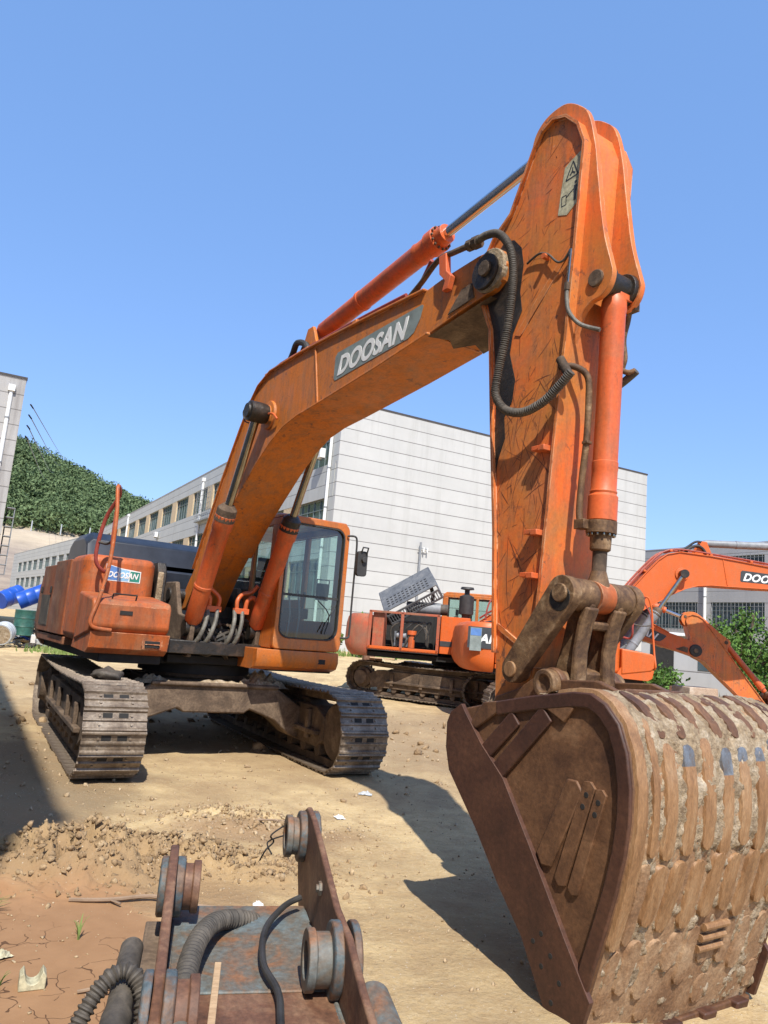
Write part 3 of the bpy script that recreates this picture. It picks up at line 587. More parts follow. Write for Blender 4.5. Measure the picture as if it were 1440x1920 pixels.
    if main:
        b = MB(); b.tube([(u1+0.012, 1.16, 1.60), (u1+0.02, 1.20, 1.85), (u1+0.015, 1.02, 2.02)], 0.008, 'rubber', 6, 3); b.tube([(u1+0.012, 1.10, 1.62), (u1+0.02, 1.28, 1.98)], 0.007, 'rubber', 6, 0); b.build('wiper', cab)
    # skirt under the cab, rounded front
    b = MB(); b.prism([(-0.5, 1.12), (1.22, 1.12), (1.34, 1.16), (1.38, 1.24), (1.37, 1.37), (-0.5, 1.37)], 0.26, 1.40, pal['cab'] if not pal.get('skirt') else pal['skirt']); b.box((1.375, 1.16, 1.25), (0.01, 0.1, 0.06), 'dark'); b.build('cab_skirt', root, bevel=0.045, bseg=3)
    b = MB(); b.tube([(1.38, 1.37, 2.90), (1.44, 1.45, 2.90), (1.44, 1.485, 2.84), (1.44, 1.49, 2.62), (1.42, 1.50, 2.1), (1.42, 1.50, 1.66), (1.42, 1.48, 1.58), (1.37, 1.40, 1.57)], 0.013, 'rubber', 8, 4)
    mb_ = b.build('mirror_bracket', root)
    b = MB(); pm = rrect(-0.075, -0.165, 0.075, 0.165, 0.04); a_ = R(20)
    b.add([(1.47+d-0.0*y, 1.55+y, 2.55+z) for d in (0.0, 0.05) for y, z in pm], [tuple(range(len(pm))), tuple(range(2*len(pm)-1, len(pm)-1, -1))]+[(i, (i+1) % len(pm), len(pm)+(i+1) % len(pm), len(pm)+i) for i in range(len(pm))], 'rubber')
    b.tube([(1.53, 1.52, 2.70), (1.56, 1.52, 2.76), (1.56, 1.60, 2.76), (1.53, 1.60, 2.68)], 0.012, 'rubber', 8, 0); b.cyl((1.52, 1.56, 2.60), (1.56, 1.56, 2.60), 0.035, m='rubber'); b.build('mirror', root, bevel=0.012)
    # ---- boom
    BM = pal['boom']; bw = 0.27
    out_ = [(-0.12, 1.85), (0.30, 2.30), (0.62, 2.82), (0.99, 3.42), (1.37, 3.96), (1.60, 4.26), (1.80, 4.44), (2.11, 4.545), (2.85, 4.56), (3.55, 4.545), (4.33, 4.515), (5.1, 4.475), (5.30, 4.50), (5.75, 4.52)]
    in_ = [(5.95, 4.18), (5.6, 4.14), (5.19, 4.075), (4.42, 3.985), (3.38, 3.885), (2.95, 3.85), (2.63, 3.79), (2.32, 3.66), (2.01, 3.47), (1.6, 3.17), (1.21, 2.87), (0.80, 2.50), (0.47, 2.20), (0.15, 1.80), (-0.02, 1.76)]
    tipc = [(TIP[0]+0.17*math.cos(R(a)), TIP[1]+0.17*math.sin(R(a))) for a in (75, 40, 0, -40)]
    b = MB(TB)
    b.prism(out_+tipc+in_, -bw, bw, BM)
    # overhanging flange plates along the top and the belly
    def flange(line, off, th, m, hw):
        n_ = len(line); vs = []
        for i, (u, z) in enumerate(line):
            a, c = line[max(i-1, 0)], line[min(i+1, n_-1)]; tx, tz = c[0]-a[0], c[1]-a[1]; L_ = math.hypot(tx, tz); nx, nz = -tz/L_, tx/L_
            for h_ in (off, off+th):
                for v_ in (-hw, hw): vs.append((u+nx*h_, v_, z+nz*h_))
        fs = []
        for i in range(n_-1):
            o2 = 4*i; fs += [(o2, o2+1, o2+5, o2+4), (o2+2, o2+6, o2+7, o2+3), (o2, o2+4, o2+6, o2+2), (o2+1, o2+3, o2+7, o2+5)]
        fs += [(0, 2, 3, 1), (4*n_-4, 4*n_-3, 4*n_-1, 4*n_-2)]
        b.add(vs, fs, m)
    flange(out_[1:12], -0.008, 0.022, BM, bw+0.032); flange(in_[2:12], -0.008, 0.022, BM, bw+0.028)
    for s_ in (-1, 1):
        b.prism([(3.17, 4.53), (3.20, 4.53), (3.36, 3.90), (3.33, 3.90)], s_*bw, s_*(bw+0.014), BM)      # weld seam of the side plates
        b.cyl((TIP[0], s_*bw*0.9, TIP[1]), (TIP[0], s_*(bw+0.025), TIP[1]), 0.165, m='caked' if main else 'grease', seg=28); b.cyl((TIP[0]-0.02, s_*bw*0.9, TIP[1]-0.01), (TIP[0]-0.02, s_*(bw+0.05), TIP[1]-0.01), 0.135, m='grease', seg=28)
        b.cyl((TIP[0], s_*(bw+0.04), TIP[1]), (TIP[0], s_*(bw+0.075), TIP[1]), 0.06, m='dirtysteel', seg=20)
        b.lathe((2.20, s_*bw, 4.0), (0, s_, 0), [(0, 0.17), (0.03, 0.165), (0.035, 0.11), (0.06, 0.10)], BM, 28)
        b.prism([(5.42, 4.15), (5.58, 4.31), (5.70, 4.32), (5.74, 4.19)], s_*bw, s_*(bw+0.012), 'dirtysteel')
    boom = b.build('boom', root, bevel=0.006)
    if main:
        b = MB(TB); r7 = random.Random(4)
        for _ in range(60):
            x, y = r7.uniform(2.6, 5.5), r7.uniform(4.0, 4.45); a7 = r7.choice([0.1, 0.5, 1.2, 2.4])+r7.gauss(0, .3); l7 = r7.uniform(.03, .16); w7 = 0.0014; dx7, dy7 = math.cos(a7)*l7, math.sin(a7)*l7
            if not (4.0 < y+dy7 < 4.46): continue
            b.add([(x, -bw-0.0065, y), (x+dx7, -bw-0.0065, y+dy7), (x+dx7-dy7/l7*w7, -bw-0.0065, y+dy7+dx7/l7*w7), (x-dy7/l7*w7, -bw-0.0065, y+dx7/l7*w7)], [(0, 1, 2, 3)], 'scratch')
        b.build('scratch_marks', boom, smooth_=False)
        b = MB(TB); gl7 = [(5.18, -0.28), (5.24, -0.1), (5.14, 0.02), (5.3, 0.12), (5.22, 0.28)]; vs = []
        for u7, v7 in gl7: vs += [(u7, v7, 4.068+(u7-5.19)*0.1), (5.93, v7, 4.155)]
        b.add([(a7, c7, d7-0.022) for a7, c7, d7 in vs], [(2*i, 2*i+1, 2*i+3, 2*i+2) for i in range(4)], 'dirtysteel'); b.build('grime_patch', boom, smooth_=False)
    lx = 3.64
    b = MB(TB); lp = [(0.0, 0.03), (0.03, 0.0), (0.5, 0.03), (1.25, 0.07), (1.33, 0.10), (1.40, 0.19), (1.44, 0.30), (1.42, 0.315), (0.04, 0.285), (0.0, 0.25)]
    b.prism([(lx+x, 4.05+z) for x, z in lp], -bw-0.001, -bw-0.004, 'decalgrey' if main else 'decaldark')
    lab = b.build('label_plate', boom, smooth_=False)
    o3 = TB((lx+0.07, -bw-0.006, 4.095)); p3 = TB((lx+1.07, -bw-0.006, 4.135)); q3 = TB((lx+0.07, -bw-0.006, 5.095))
    lettering('boom_lettering', 'DOOSAN', 0.255, 'white', lab, o3, Vector(p3)-Vector(o3), Vector(q3)-Vector(o3), 0.32, 0.035, 1.18, 0.003)
    # pipes along the boom's back
    for i, v_ in enumerate((-0.2, -0.12, 0.12, 0.2)):
        b = MB(TB); b.tube([(0.35, v_, 2.55), (0.62, v_, 2.98), (0.99, v_, 3.56), (1.37, v_, 4.1), (1.7, v_, 4.48), (2.05, v_, 4.62), (2.6, v_, 4.64), (3.8, v_, 4.63), (4.7, v_, 4.60)], 0.019, BM if i % 2 else 'rail', 8, 3); b.build('boom_pipe', boom)
    for u_, z_ in ((0.80, 3.22), (1.30, 3.95), (1.9, 4.56), (2.9, 4.6), (3.9, 4.59)):
        b = MB(TB); b.box((u_, 0, z_), (0.07, 0.5, 0.05), BM); b.build('pipe_clamp', boom, bevel=0.006)
    if main:
        b = MB(TB); b.prism([(5.40, 4.34), (5.47, 4.34), (5.50, 4.44), (5.44, 4.50), (5.42, 4.66), (5.33, 4.66), (5.35, 4.50), (5.43, 4.42)], -0.335, -0.285, 'orange_cyl'); b.tube([(4.75, -0.20, 4.56), (4.95, -0.22, 4.62), (5.25, -0.28, 4.68), (5.5, -0.31, 4.64), (5.72, -0.33, 4.60)], 0.024, 'dirtysteel', 10)
        b.tube([(4.6, -0.12, 4.56), (4.8, -0.14, 4.66), (5.05, -0.2, 4.79)], 0.02, 'rail', 10); b.build('pipe_end', boom, bevel=0.004)
        b = MB(TB); b.lathe((5.70, -0.33, 4.60), (1, 0, -0.1), [(0, 0.03), (0.0, 0.045), (0.05, 0.045), (0.05, 0.03), (0.07, 0.03), (0.07, 0.05), (0.12, 0.05), (0.12, 0.03)], 'dirtysteel', 10); b.build('hose_coupling', boom)
        b = MB(TB); b.tube([(5.80, -0.34, 4.59), (5.92, -0.35, 4.585), (6.08, -0.37, 4.52), (6.20, -0.375, 4.38), (6.26, -0.375, 4.19), (6.25, -0.37, 3.92), (6.20, -0.36, 3.68), (6.14, -0.35, 3.48), (6.13, -0.35, 3.32), (6.22, -0.34, 3.20), (6.38, -0.33, 3.15), (6.54, -0.31, 3.19), (6.66, -0.29, 3.28), (6.74, -0.28, 3.35)], 0.028, 'hose', 14, 8, 0.15, 0.014); b.build('armoured_hose', boom)
        b = MB(TB); b.lathe((2.20, -0.29, 4.0), (0, -1, 0), [(0, 0.10), (0.05, 0.115), (0.13, 0.12), (0.24, 0.115), (0.25, 0.085), (0.27, 0.08)], 'grease', 20)
        b.tube([(2.32, -0.34, 3.98), (2.42, -0.33, 3.96), (2.47, -0.30, 3.90)], 0.012, 'orange_cyl', 8); b.tube([(2.12, -0.5, 4.08), (2.02, -0.52, 4.03), (2.04, -0.5, 3.92), (2.12, -0.48, 3.88)], 0.008, 'rubber', 6); b.build('cylinder_pin_boot', boom)
    # ---- boom cylinders
    for s_ in (-1, 1):
        p0 = Vector((0.86, s_*0.42, 1.55)); q = TBp((2.20, 4.0)); p1 = Vector((q[0], s_*0.42, q[1])); d = (p1-p0).normalized(); L_ = (p1-p0).length
        gl_ = min(1.62, L_-0.5)
        b = MB(); cm = pal['cyl'] if not pal.get('greycyl') else 'greymetal'
        b.lathe(p0, d, [(0.05, 0.065), (0.12, 0.106), (0.55, 0.106), (0.555, 0.113), (0.59, 0.113), (0.595, 0.106), (gl_-0.30, 0.106), (gl_-0.28, 0.120), (gl_-0.10, 0.120), (gl_-0.10, 0.105), (gl_-0.04, 0.105), (gl_-0.04, 0.085), (gl_, 0.085)], cm, 28)
        b.cyl(p0-Vector((0, 0.09, 0)), p0+Vector((0, 0.09, 0)), 0.10, m='grease', seg=20)
        c_ = b.build('boom_cylinder', root, bevel=0.004)
        b = MB(); b.lathe(p0, d, [(gl_-0.01, 0.048), (L_-0.08, 0.048)], 'oldchrome', 20); b.cyl(p1-Vector((0, 0.08, 0)), p1+Vector((0, 0.08, 0)), 0.105, m='grease', seg=20); b.build('piston_rod', c_)
        b = MB(); b.lathe(p0, d, [(gl_-0.17, 0.124), (gl_-0.02, 0.114), (gl_+0.03, 0.07)], 'dirtysteel' if s_ < 0 else 'grease', 16); b.build('rod_gland', c_)
    # ---- arm cylinder
    q0 = TBp((2.72, 4.90)); q1 = TAp((6.33, 5.31)); p0 = Vector((q0[0], 0, q0[1])); p1 = Vector((q1[0], 0, q1[1])); d = (p1-p0).normalized(); L_ = (p1-p0).length; gl_ = min(2.26, L_-0.5)
    cm = pal['cyl'] if not pal.get('greycyl') else 'greymetal'
    b = MB(); b.lathe(p0, d, [(0.0, 0.06), (0.1, 0.095), (0.85, 0.095), (0.855, 0.106), (0.9, 0.106), (0.905, 0.1), (gl_-0.42, 0.1), (gl_-0.40, 0.108), (gl_-0.36, 0.1), (gl_-0.22, 0.1), (gl_-0.22, 0.118), (gl_-0.10, 0.118), (gl_-0.10, 0.09), (gl_, 0.085), (gl_, 0.06)], cm, 32)
    for i in range(14):
        a = 2*math.pi*i/14; qm = rot_to(d); c = p0+d*(gl_-0.10)+qm @ Vector((math.cos(a)*0.104, math.sin(a)*0.104, 0)); b.cyl(c, c+d*0.02, 0.012, m='dirtysteel', seg=6)
    ac = b.build('arm_cylinder', root, bevel=0.003)
    b = MB(); b.lathe(p0, d, [(gl_-0.01, 0.047), (L_-0.08, 0.047)], 'chrome', 28); b.cyl(p1-Vector((0, 0.11, 0)), p1+Vector((0, 0.11, 0)), 0.10, m='grease'); b.build('piston_rod', ac)
    b = MB(TB)
    for s_ in (-0.12, 0.12): b.prism([(2.5, 4.55), (3.0, 4.55), (2.80, 4.93), (2.68, 4.93)], s_-0.02, s_+0.02, BM)
    for s_ in (-0.16, -0.05): b.tube([(2.3, s_, 4.60), (2.4, s_, 4.72), (2.55, s_-0.03, 4.79), (2.7, s_, 4.74), (2.8, s_, 4.62)], 0.035, 'rubber', 10)
    b.tube([(2.78, 0.02, 4.93), (2.6, 0.06, 4.93), (2.4, 0.1, 4.76), (2.2, 0.1, 4.62)], 0.03, 'rubber', 10)
    b.build('cylinder_bracket', boom, bevel=0.006)
    # ---- arm
    AM = pal['arm']; aw = 0.215
    ap = [(6.26, 5.16), (6.33, 5.25), (6.43, 5.285), (6.55, 5.24), (6.66, 5.12), (6.72, 4.96), (6.68, 4.27), (6.63, 3.57), (6.60, 3.31), (6.51, 2.01), (6.47, 1.53), (6.40, 1.2), (6.34, 1.09), (6.22, 1.08), (6.15, 1.2), (6.13, 1.6), (6.07, 2.39), (5.98, 3.15), (5.90, 3.90), (5.76, 4.2), (5.76, 4.45), (5.88, 4.62), (6.05, 4.74)]
    b = MB(TA); b.prism(ap, -aw, aw, AM)
    def rim(line, m, hw=aw+0.03, th=0.02, off=-0.006):
        n_ = len(line); vs = []
        for i, (u, z) in enumerate(line):
            a, c = line[max(i-1, 0)], line[min(i+1, n_-1)]; tx, tz = c[0]-a[0], c[1]-a[1]; L2 = math.hypot(tx, tz); nx, nz = -tz/L2, tx/L2
            for h_ in (off, off+th):
                for v_ in (-hw, hw): vs.append((u+nx*h_, v_, z+nz*h_))
        fs = []
        for i in range(n_-1):
            o2 = 4*i; fs += [(o2, o2+1, o2+5, o2+4), (o2+2, o2+6, o2+7, o2+3), (o2, o2+4, o2+6, o2+2), (o2+1, o2+3, o2+7, o2+5)]
        fs += [(0, 2, 3, 1), (4*n_-4, 4*n_-3, 4*n_-1, 4*n_-2)]
        b.add(vs, fs, m)
    rim(ap[15:20][::1], AM); rim(ap[20:23]+ap[0:11], AM)
    for s_ in (-1, 1):
        b.cyl((HP[0], s_*aw, HP[1]), (HP[0], s_*(aw+0.04), HP[1]), 0.11, m='rust_link'); b.prism([(6.62, 4.27), (6.68, 4.27), (6.20, 3.76), (6.14, 3.78)], s_*aw, s_*(aw+0.006), AM)
        b.prism([(6.14, 1.75), (6.14, 1.79), (6.46, 1.62), (6.46, 1.59)], s_*aw, s_*(aw+0.010), AM)
    if main:
        r6 = random.Random(21)
        def inside(x, y, pg):
            c6 = False
            for i in range(len(pg)):
                (x0, y0), (x1, y1) = pg[i], pg[i-1]
                if (y0 > y) != (y1 > y) and x < (x1-x0)*(y-y0)/(y1-y0)+x0: c6 = not c6
            return c6
        def scratch(pg, n6, box6, v6, l0, l1, dirs, w6=0.0016):
            for _ in range(n6):
                x, y = r6.uniform(box6[0], box6[2]), r6.uniform(box6[1], box6[3]); a6 = R(r6.choice(dirs)+r6.gauss(0, 14)); l6 = r6.uniform(l0, l1)*r6.random(); k6 = r6.uniform(-.25, .25); pts = []
                for i in range(5): pts.append((x, y)); x += math.cos(a6)*l6/4; y += math.sin(a6)*l6/4; a6 += k6*0.3+r6.gauss(0, .03)
                if not all(inside(px_, py_, pg) for px_, py_ in pts): continue
                wd = w6*r6.uniform(.5, 1.6)
                for i in range(4):
                    (x0, y0), (x1, y1) = pts[i], pts[i+1]; L6 = math.hypot(x1-x0, y1-y0)+1e-9; nx6, ny6 = -(y1-y0)/L6*wd, (x1-x0)/L6*wd; t0 = (1 if i else .3); t1 = (1 if i < 3 else .3)
                    b.add([(x0-nx6*t0, v6, y0-ny6*t0), (x1-nx6*t1, v6, y1-ny6*t1), (x1+nx6*t1, v6, y1+ny6*t1), (x0+nx6*t0, v6, y0+ny6*t0)], [(0, 1, 2, 3)], 'scratch')
        scratch(ap, 300, (5.9, 1.5, 6.7, 3.3), -aw-0.0012, 0.08, 0.42, (65, 75, 100, 120, 35)); scratch(ap, 130, (5.9, 3.3, 6.75, 5.2), -aw-0.0012, 0.06, 0.34, (60, 40, 100, 20))
    arm = b.build('arm', root, bevel=0.0)
    ear = [(6.16, 5.16), (6.19, 5.30), (6.27, 5.385), (6.38, 5.415), (6.50, 5.40), (6.62, 5.31), (6.70, 5.20), (6.765, 4.95), (6.80, 4.70), (6.86, 4.30), (6.925, 4.06), (6.945, 3.97), (6.915, 3.885), (6.85, 3.84), (6.78, 3.83), (6.71, 3.77), (6.665, 3.66), (6.62, 3.50), (6.64, 4.0), (6.64, 4.8), (6.5, 5.0), (6.2, 5.0)]
    ear = [(p.x, p.y) for p in smooth([(x, y, 0) for x, y in ear[:18]], 4)]+ear[18:]
    for s_ in (-1, 1):
        ev = 0.155 if s_ < 0 else 0.118
        b = MB(TA); b.prism(ear, s_*ev-0.022, s_*ev+0.022, AM)
        b.cyl((6.82, s_*ev, 3.97), (6.82, s_*(ev+0.04), 3.97), 0.055, m='dirtysteel'); b.cyl((6.36, s_*(ev+0.022), 5.32), (6.36, s_*(ev+0.035), 5.32), 0.045, m='dirtysteel')
        b.cyl((6.82, s_*(ev-0.055), 3.97), (6.82, s_*(ev-0.015), 3.97), 0.11, m='grease')
        b.build('ear_plate', arm, bevel=0.005)
    if main:
        for u_, z_ in ((6.47, 2.90), (6.44, 2.36), (6.42, 2.09)):
            b = MB(TA); b.box((u_-0.012, -aw-0.035, z_+0.006), (0.06, 0.07, 0.03), 'orange_cyl'); b.box((u_+0.052, -aw-0.04, z_), (0.055, 0.08, 0.036), 'orange_cyl'); b.box((u_+0.02, -aw-0.03, z_), (0.09, 0.05, 0.012), 'dirtysteel'); b.build('hose_clip', arm, bevel=0.004)
        b = MB(TA); P4 = [(6.565, 4.60), (6.555, 4.82), (6.60, 4.86), (6.695, 4.93), (6.69, 4.58), (6.63, 4.545)]
        P4 = [(6.50, 4.53), (6.52, 4.70), (6.545, 4.86), (6.59, 4.885), (6.685, 4.92), (6.69, 4.72), (6.675, 4.56), (6.58, 4.50)]
        b.prism(P4, -aw-0.001, -aw-0.003, 'cream'); ws = b.build('warning_sticker', arm, smooth_=False)
        b = MB(TA)
        def ln(pts, w=0.005, m='decaldark', v_=-aw-0.0042):
            for (a, c), (e, f) in zip(pts, pts[1:]):
                tx, tz = e-a, f-c; L2 = math.hypot(tx, tz); nx, nz = -tz/L2*w, tx/L2*w
                b.add([(a-nx, v_, c-nz), (e-nx, v_, f-nz), (e+nx, v_, f+nz), (a+nx, v_, c+nz)], [(0, 1, 2, 3)], m)
        ln([(6.56, 4.755), (6.665, 4.76), (6.62, 4.875), (6.56, 4.755)]); ln([(6.595, 4.78), (6.615, 4.80), (6.64, 4.78)], 0.006); ln([(6.615, 4.80), (6.617, 4.83)], 0.005)
        ln([(6.645, 4.58), (6.645, 4.64)], 0.010); ln([(6.645, 4.64), (6.648, 4.69)], 0.014); ln([(6.648, 4.70), (6.648, 4.72)], 0.009); ln([(6.57, 4.63), (6.64, 4.67)], 0.004); ln([(6.53, 4.58), (6.57, 4.58), (6.57, 4.65), (6.53, 4.65), (6.53, 4.58)], 0.003)
        b.build('pictogram', ws, smooth_=False)
        b = MB(TA); b.tube([(6.24, -0.23, 4.28), (6.36, -0.24, 4.30), (6.45, -0.24, 4.26), (6.54, -0.245, 4.17), (6.60, -0.245, 4.16), (6.66, -0.25, 4.21)], 0.008, 'hose', 8)
        b.tube([(6.66, -0.25, 4.21), (6.66, -0.25, 4.18), (6.645, -0.25, 3.95)], 0.010, 'oldchrome', 8, 0); b.tube([(6.645, -0.25, 3.95), (6.645, -0.25, 3.88), (6.66, -0.24, 3.78), (6.72, -0.20, 3.69), (6.84, -0.15, 3.63)], 0.014, 'silverhose', 10)
        b.cyl((6.645, -0.25, 3.93), (6.645, -0.25, 3.98), 0.02, m='dirtysteel', seg=6); b.cyl((6.43, -0.22, 4.25), (6.43, -0.27, 4.25), 0.02, m='orange_cyl', seg=8); b.build('grease_line', arm)
        b = MB(TA); b.box((5.98, -aw-0.001, 4.02), (0.26, 0.006, 0.62), 'grease'); 
        gp = [(5.98, 4.56), (6.08, 4.53), (6.16, 4.44), (6.19, 4.30), (6.17, 4.10), (6.20, 3.95), (6.12, 3.80), (6.10, 3.66), (6.17, 3.45), (6.15, 3.30), (6.08, 3.20), (6.10, 3.05), (6.04, 2.9), (6.01, 2.72), (6.00, 3.0), (5.985, 3.40), (5.94, 3.7), (5.91, 3.9), (5.8, 4.2), (5.8, 4.4)]
        b = MB(TA); b.prism(gp, -aw-0.001, -aw-0.004, 'grease'); b.build('grease_stain', arm, smooth_=False)
    # ---- bucket cylinder
    q0 = TAp((6.82, 3.97)); 
    def TKp(p): return rot2(TAp(p), hpw, bkt_a)
    lkp = TAp((6.765, 1.98)) if main or abs(bkt_a) < 1e-6 else rot2(TAp((6.765, 1.98)), TAp((6.40, 1.5)), bkt_a*0.8)
    p0 = Vector((q0[0], 0, q0[1])); p1 = Vector((lkp[0], 0, lkp[1])); d = (p1-p0).normalized(); L_ = (p1-p0).length; gl_ = min(1.60, L_-0.25)
    b = MB(); b.lathe(p0, d, [(0.03, 0.05), (0.10, 0.078), (0.16, 0.082), (0.18, 0.076), (gl_-0.45, 0.076), (gl_-0.445, 0.080), (gl_-0.40, 0.080), (gl_-0.39, 0.078), (gl_-0.27, 0.078), (gl_-0.26, 0.084), (gl_-0.245, 0.078), (gl_-0.23, 0.090), (gl_-0.08, 0.090), (gl_-0.08, 0.082), (gl_-0.075, 0.082)], cm, 36)
    b.lathe(p0, d, [(gl_-0.076, 0.093), (gl_, 0.093), (gl_, 0.066), (gl_+0.10, 0.063), (gl_+0.11, 0.05)], 'rust_link' if main else cm, 32)
    b.cyl((q0[0], -0.10, q0[1]), (q0[0], 0.10, q0[1]), 0.085, m='grease')
    for i in range(14):
        a = 2*math.pi*i/14; qm = rot_to(d); c = p0+d*gl_+qm @ Vector((math.cos(a)*0.081, math.sin(a)*0.081, 0)); b.cyl(c, c+d*0.018, 0.009, m='oldchrome', seg=6)
    bc = b.build('bucket_cylinder', root, bevel=0.003)
    b = MB(); b.lathe(p0, d, [(gl_+0.09, 0.044), (L_-0.02, 0.044)], 'dirtysteel', 24); b.lathe(p0, d, [(L_-0.16, 0.045), (L_-0.06, 0.075)], 'rust_link', 24); b.cyl((lkp[0], -0.065, lkp[1]), (lkp[0], 0.065, lkp[1]), 0.098, m='orange_body' if main else 'rust_link', seg=28); b.build('piston_rod', bc)
    if main:
        b = MB(TA); b.tube([(6.60, -0.25, 3.42), (6.68, -0.20, 3.42), (6.735, -0.13, 3.36), (6.74, -0.115, 3.2), (6.73, -0.11, 2.95), (6.70, -0.105, 2.7), (6.69, -0.105, 2.50), (6.70, -0.10, 2.43)], 0.021, 'rust_link', 12); b.box((6.71, -0.095, 2.42), (0.08, 0.07, 0.06), 'rust_link'); b.cyl((6.69, -0.25, 3.35), (6.62, -0.26, 3.47), 0.030, m='dirtysteel', seg=12); b.box((6.735, -0.112, 2.93), (0.045, 0.045, 0.02), 'rust_link')
        b.build('cylinder_pipe', bc, bevel=0.004)
        b = MB(TA); b.tube([(6.84, 0.14, 3.93), (6.80, 0.16, 3.80), (6.77, 0.16, 3.68), (6.78, 0.165, 3.55), (6.76, 0.17, 3.48), (6.80, 0.18, 3.45), (6.84, 0.20, 3.46)], 0.018, 'rust_link', 12); b.tube([(6.84, 0.21, 3.46), (6.76, 0.20, 3.41), (6.66, 0.19, 3.36)], 0.026, 'hose', 12); b.box((6.86, 0.07, 3.90), (0.05, 0.18, 0.05), 'orange_cyl'); b.box((6.85, 0.15, 3.87), (0.06, 0.05, 0.06), 'dirtysteel'); b.build('cylinder_pipe', bc, bevel=0.004)
    # ---- linkage: two side links and the bucket link
    ak = TAp((6.385, 1.51)); lk = lkp; bl = TKp((6.66, 1.45)); hw_ = 0.285
    def plate(b, a, c, ra, rc, v0_, v1_, m, n_=10):
        ang = math.degrees(math.atan2(c[1]-a[1], c[0]-a[0]))
        pr = disc(a[0], a[1], ra, ang+90, ang+270, n_)+disc(c[0], c[1], rc, ang-90, ang+90, n_)
        b.prism(pr, v0_, v1_, m)
    for s_ in (-1, 1):
        b = MB(); plate(b, ak, lk, 0.082, 0.105, s_*hw_-0.035, s_*hw_+0.035, 'rust_link'); b.cyl((ak[0], s_*(hw_+0.03), ak[1]), (ak[0], s_*(hw_+0.05), ak[1]), 0.048, m='strip', seg=24); b.cyl((lk[0], s_*(hw_+0.03), lk[1]), (lk[0], s_*(hw_+0.052), lk[1]), 0.055, m='rust_link', seg=24)
        if s_ < 0: b.cyl((lk[0]-0.005, -hw_-0.028, lk[1]-0.03), (lk[0]-0.005, -hw_-0.0365, lk[1]-0.03), 0.082, m='grease', seg=14)
        b.cyl((ak[0], s_*0.2, ak[1]), (ak[0], s_*hw_, ak[1]), 0.07, m='rust_link'); b.build('side_link', root, bevel=0.01)
    b = MB()
    b.cyl((lk[0], -hw_+0.04, lk[1]), (lk[0], -0.075, lk[1]), 0.098, m='rust_link', seg=28); b.cyl((lk[0], 0.075, lk[1]), (lk[0], hw_-0.04, lk[1]), 0.098, m='rust_link', seg=28)
    b.cyl((lk[0], -hw_, lk[1]), (lk[0], hw_, lk[1]), 0.075, m='grease', seg=20)
    dx, dz = bl[0]-lk[0], bl[1]-lk[1]; L2 = math.hypot(dx, dz); nx, nz = -dz/L2, dx/L2
    if nx < 0: nx, nz = -nx, -nz
    def al(t, o): return (lk[0]+dx*t+nx*o, lk[1]+dz*t+nz*o)
    for s_ in (-1, 1):
        b.prism([al(0.05, 0.095), al(0.3, 0.065), al(0.6, 0.062), al(0.95, 0.10), al(0.95, -0.10), al(0.6, -0.075), al(0.3, -0.07), al(0.05, -0.095)], s_*0.125-0.026, s_*0.125+0.026, 'rust_link')
        b.prism([al(0.10, 0.105), al(0.3, 0.08), al(0.6, 0.078), al(0.97, 0.115), al(0.97, 0.065), al(0.6, 0.035), al(0.3, 0.035), al(0.10, 0.05)], s_*0.125-0.056, s_*0.125+0.050, 'rust_link')
    b.prism([al(0.26, 0.07), al(0.36, 0.06), al(0.36, -0.05), al(0.26, -0.06)], -0.12, 0.12, 'rust_link')
    b.prism([al(0.82, 0.075), al(0.95, 0.07), al(0.95, -0.07), al(0.82, -0.06)], -0.15, 0.15, 'rust_link')
    b.cyl((bl[0], -0.19, bl[1]), (bl[0], 0.19, bl[1]), 0.08, m='rust_link', seg=24)
    b.build('bucket_link', root, bevel=0.014)
    # ---- bucket
    shell = [(6.40, 1.27), (6.70, 1.345), (6.97, 1.405), (7.25, 1.455), (7.36, 1.46), (7.45, 1.42), (7.53, 1.34), (7.58, 1.22), (7.605, 1.07), (7.605, 0.93), (7.585, 0.78), (7.54, 0.60), (7.49, 0.44), (7.44, 0.29), (7.39, 0.13), (7.34, -0.02), (7.28, -0.17)]
    mouth = [(7.235, -0.17), (7.18, 0.04), (6.99, 0.29), (6.80, 0.48), (6.61, 0.70), (6.40, 0.93), (6.34, 1.04), (6.32, 1.20)]
    BW = 0.70
    def offp(line, o_):
        res = []
        for i, (u, z) in enumerate(line):
            a, c = line[max(i-1, 0)], line[min(i+1, len(line)-1)]; tx, tz = c[0]-a[0], c[1]-a[1]; L3 = math.hypot(tx, tz); res.append((u-tz/L3*o_, z+tx/L3*o_))
        return res
    b = MB(TK)
    inner = offp(shell, -0.03)
    b.prism(shell+inner[::-1], -BW+0.024, BW-0.024, 'bucket_shell')
    for s_ in (-1, 1): b.prism(shell+mouth, s_*(BW-0.025), s_*BW, 'bucket')
    # hinge ears on the bucket's back
    for s_ in (-0.235, 0.235):
        e_ = disc(6.25, 1.20, 0.11, 150, 260, 6)+[(6.40, 1.24), (6.97, 1.38), (7.2, 1.44), (7.0, 1.50)]+disc(6.66, 1.45, 0.095, 20, 130, 6)+[(6.4, 1.40), (6.2, 1.33)]
        b.prism(e_, s_-0.025, s_+0.025, 'bucket')
        b.lathe((6.66, s_*0.85, 1.45), (0, s_, 0), [(0, 0.085), (0.12, 0.085), (0.12, 0.05), (0.10, 0.048)], 'rust_link', 24)
    b.box((6.95, 0, 1.405), (0.5, 0.5, 0.05), 'bucket', Matrix.Rotation(R(-11), 3, 'Y'))
    b.box((7.27, 0, -0.15), (0.10, 2*BW, 0.05), 'bucket')
    bk = b.build('bucket', root, bevel=0.008)
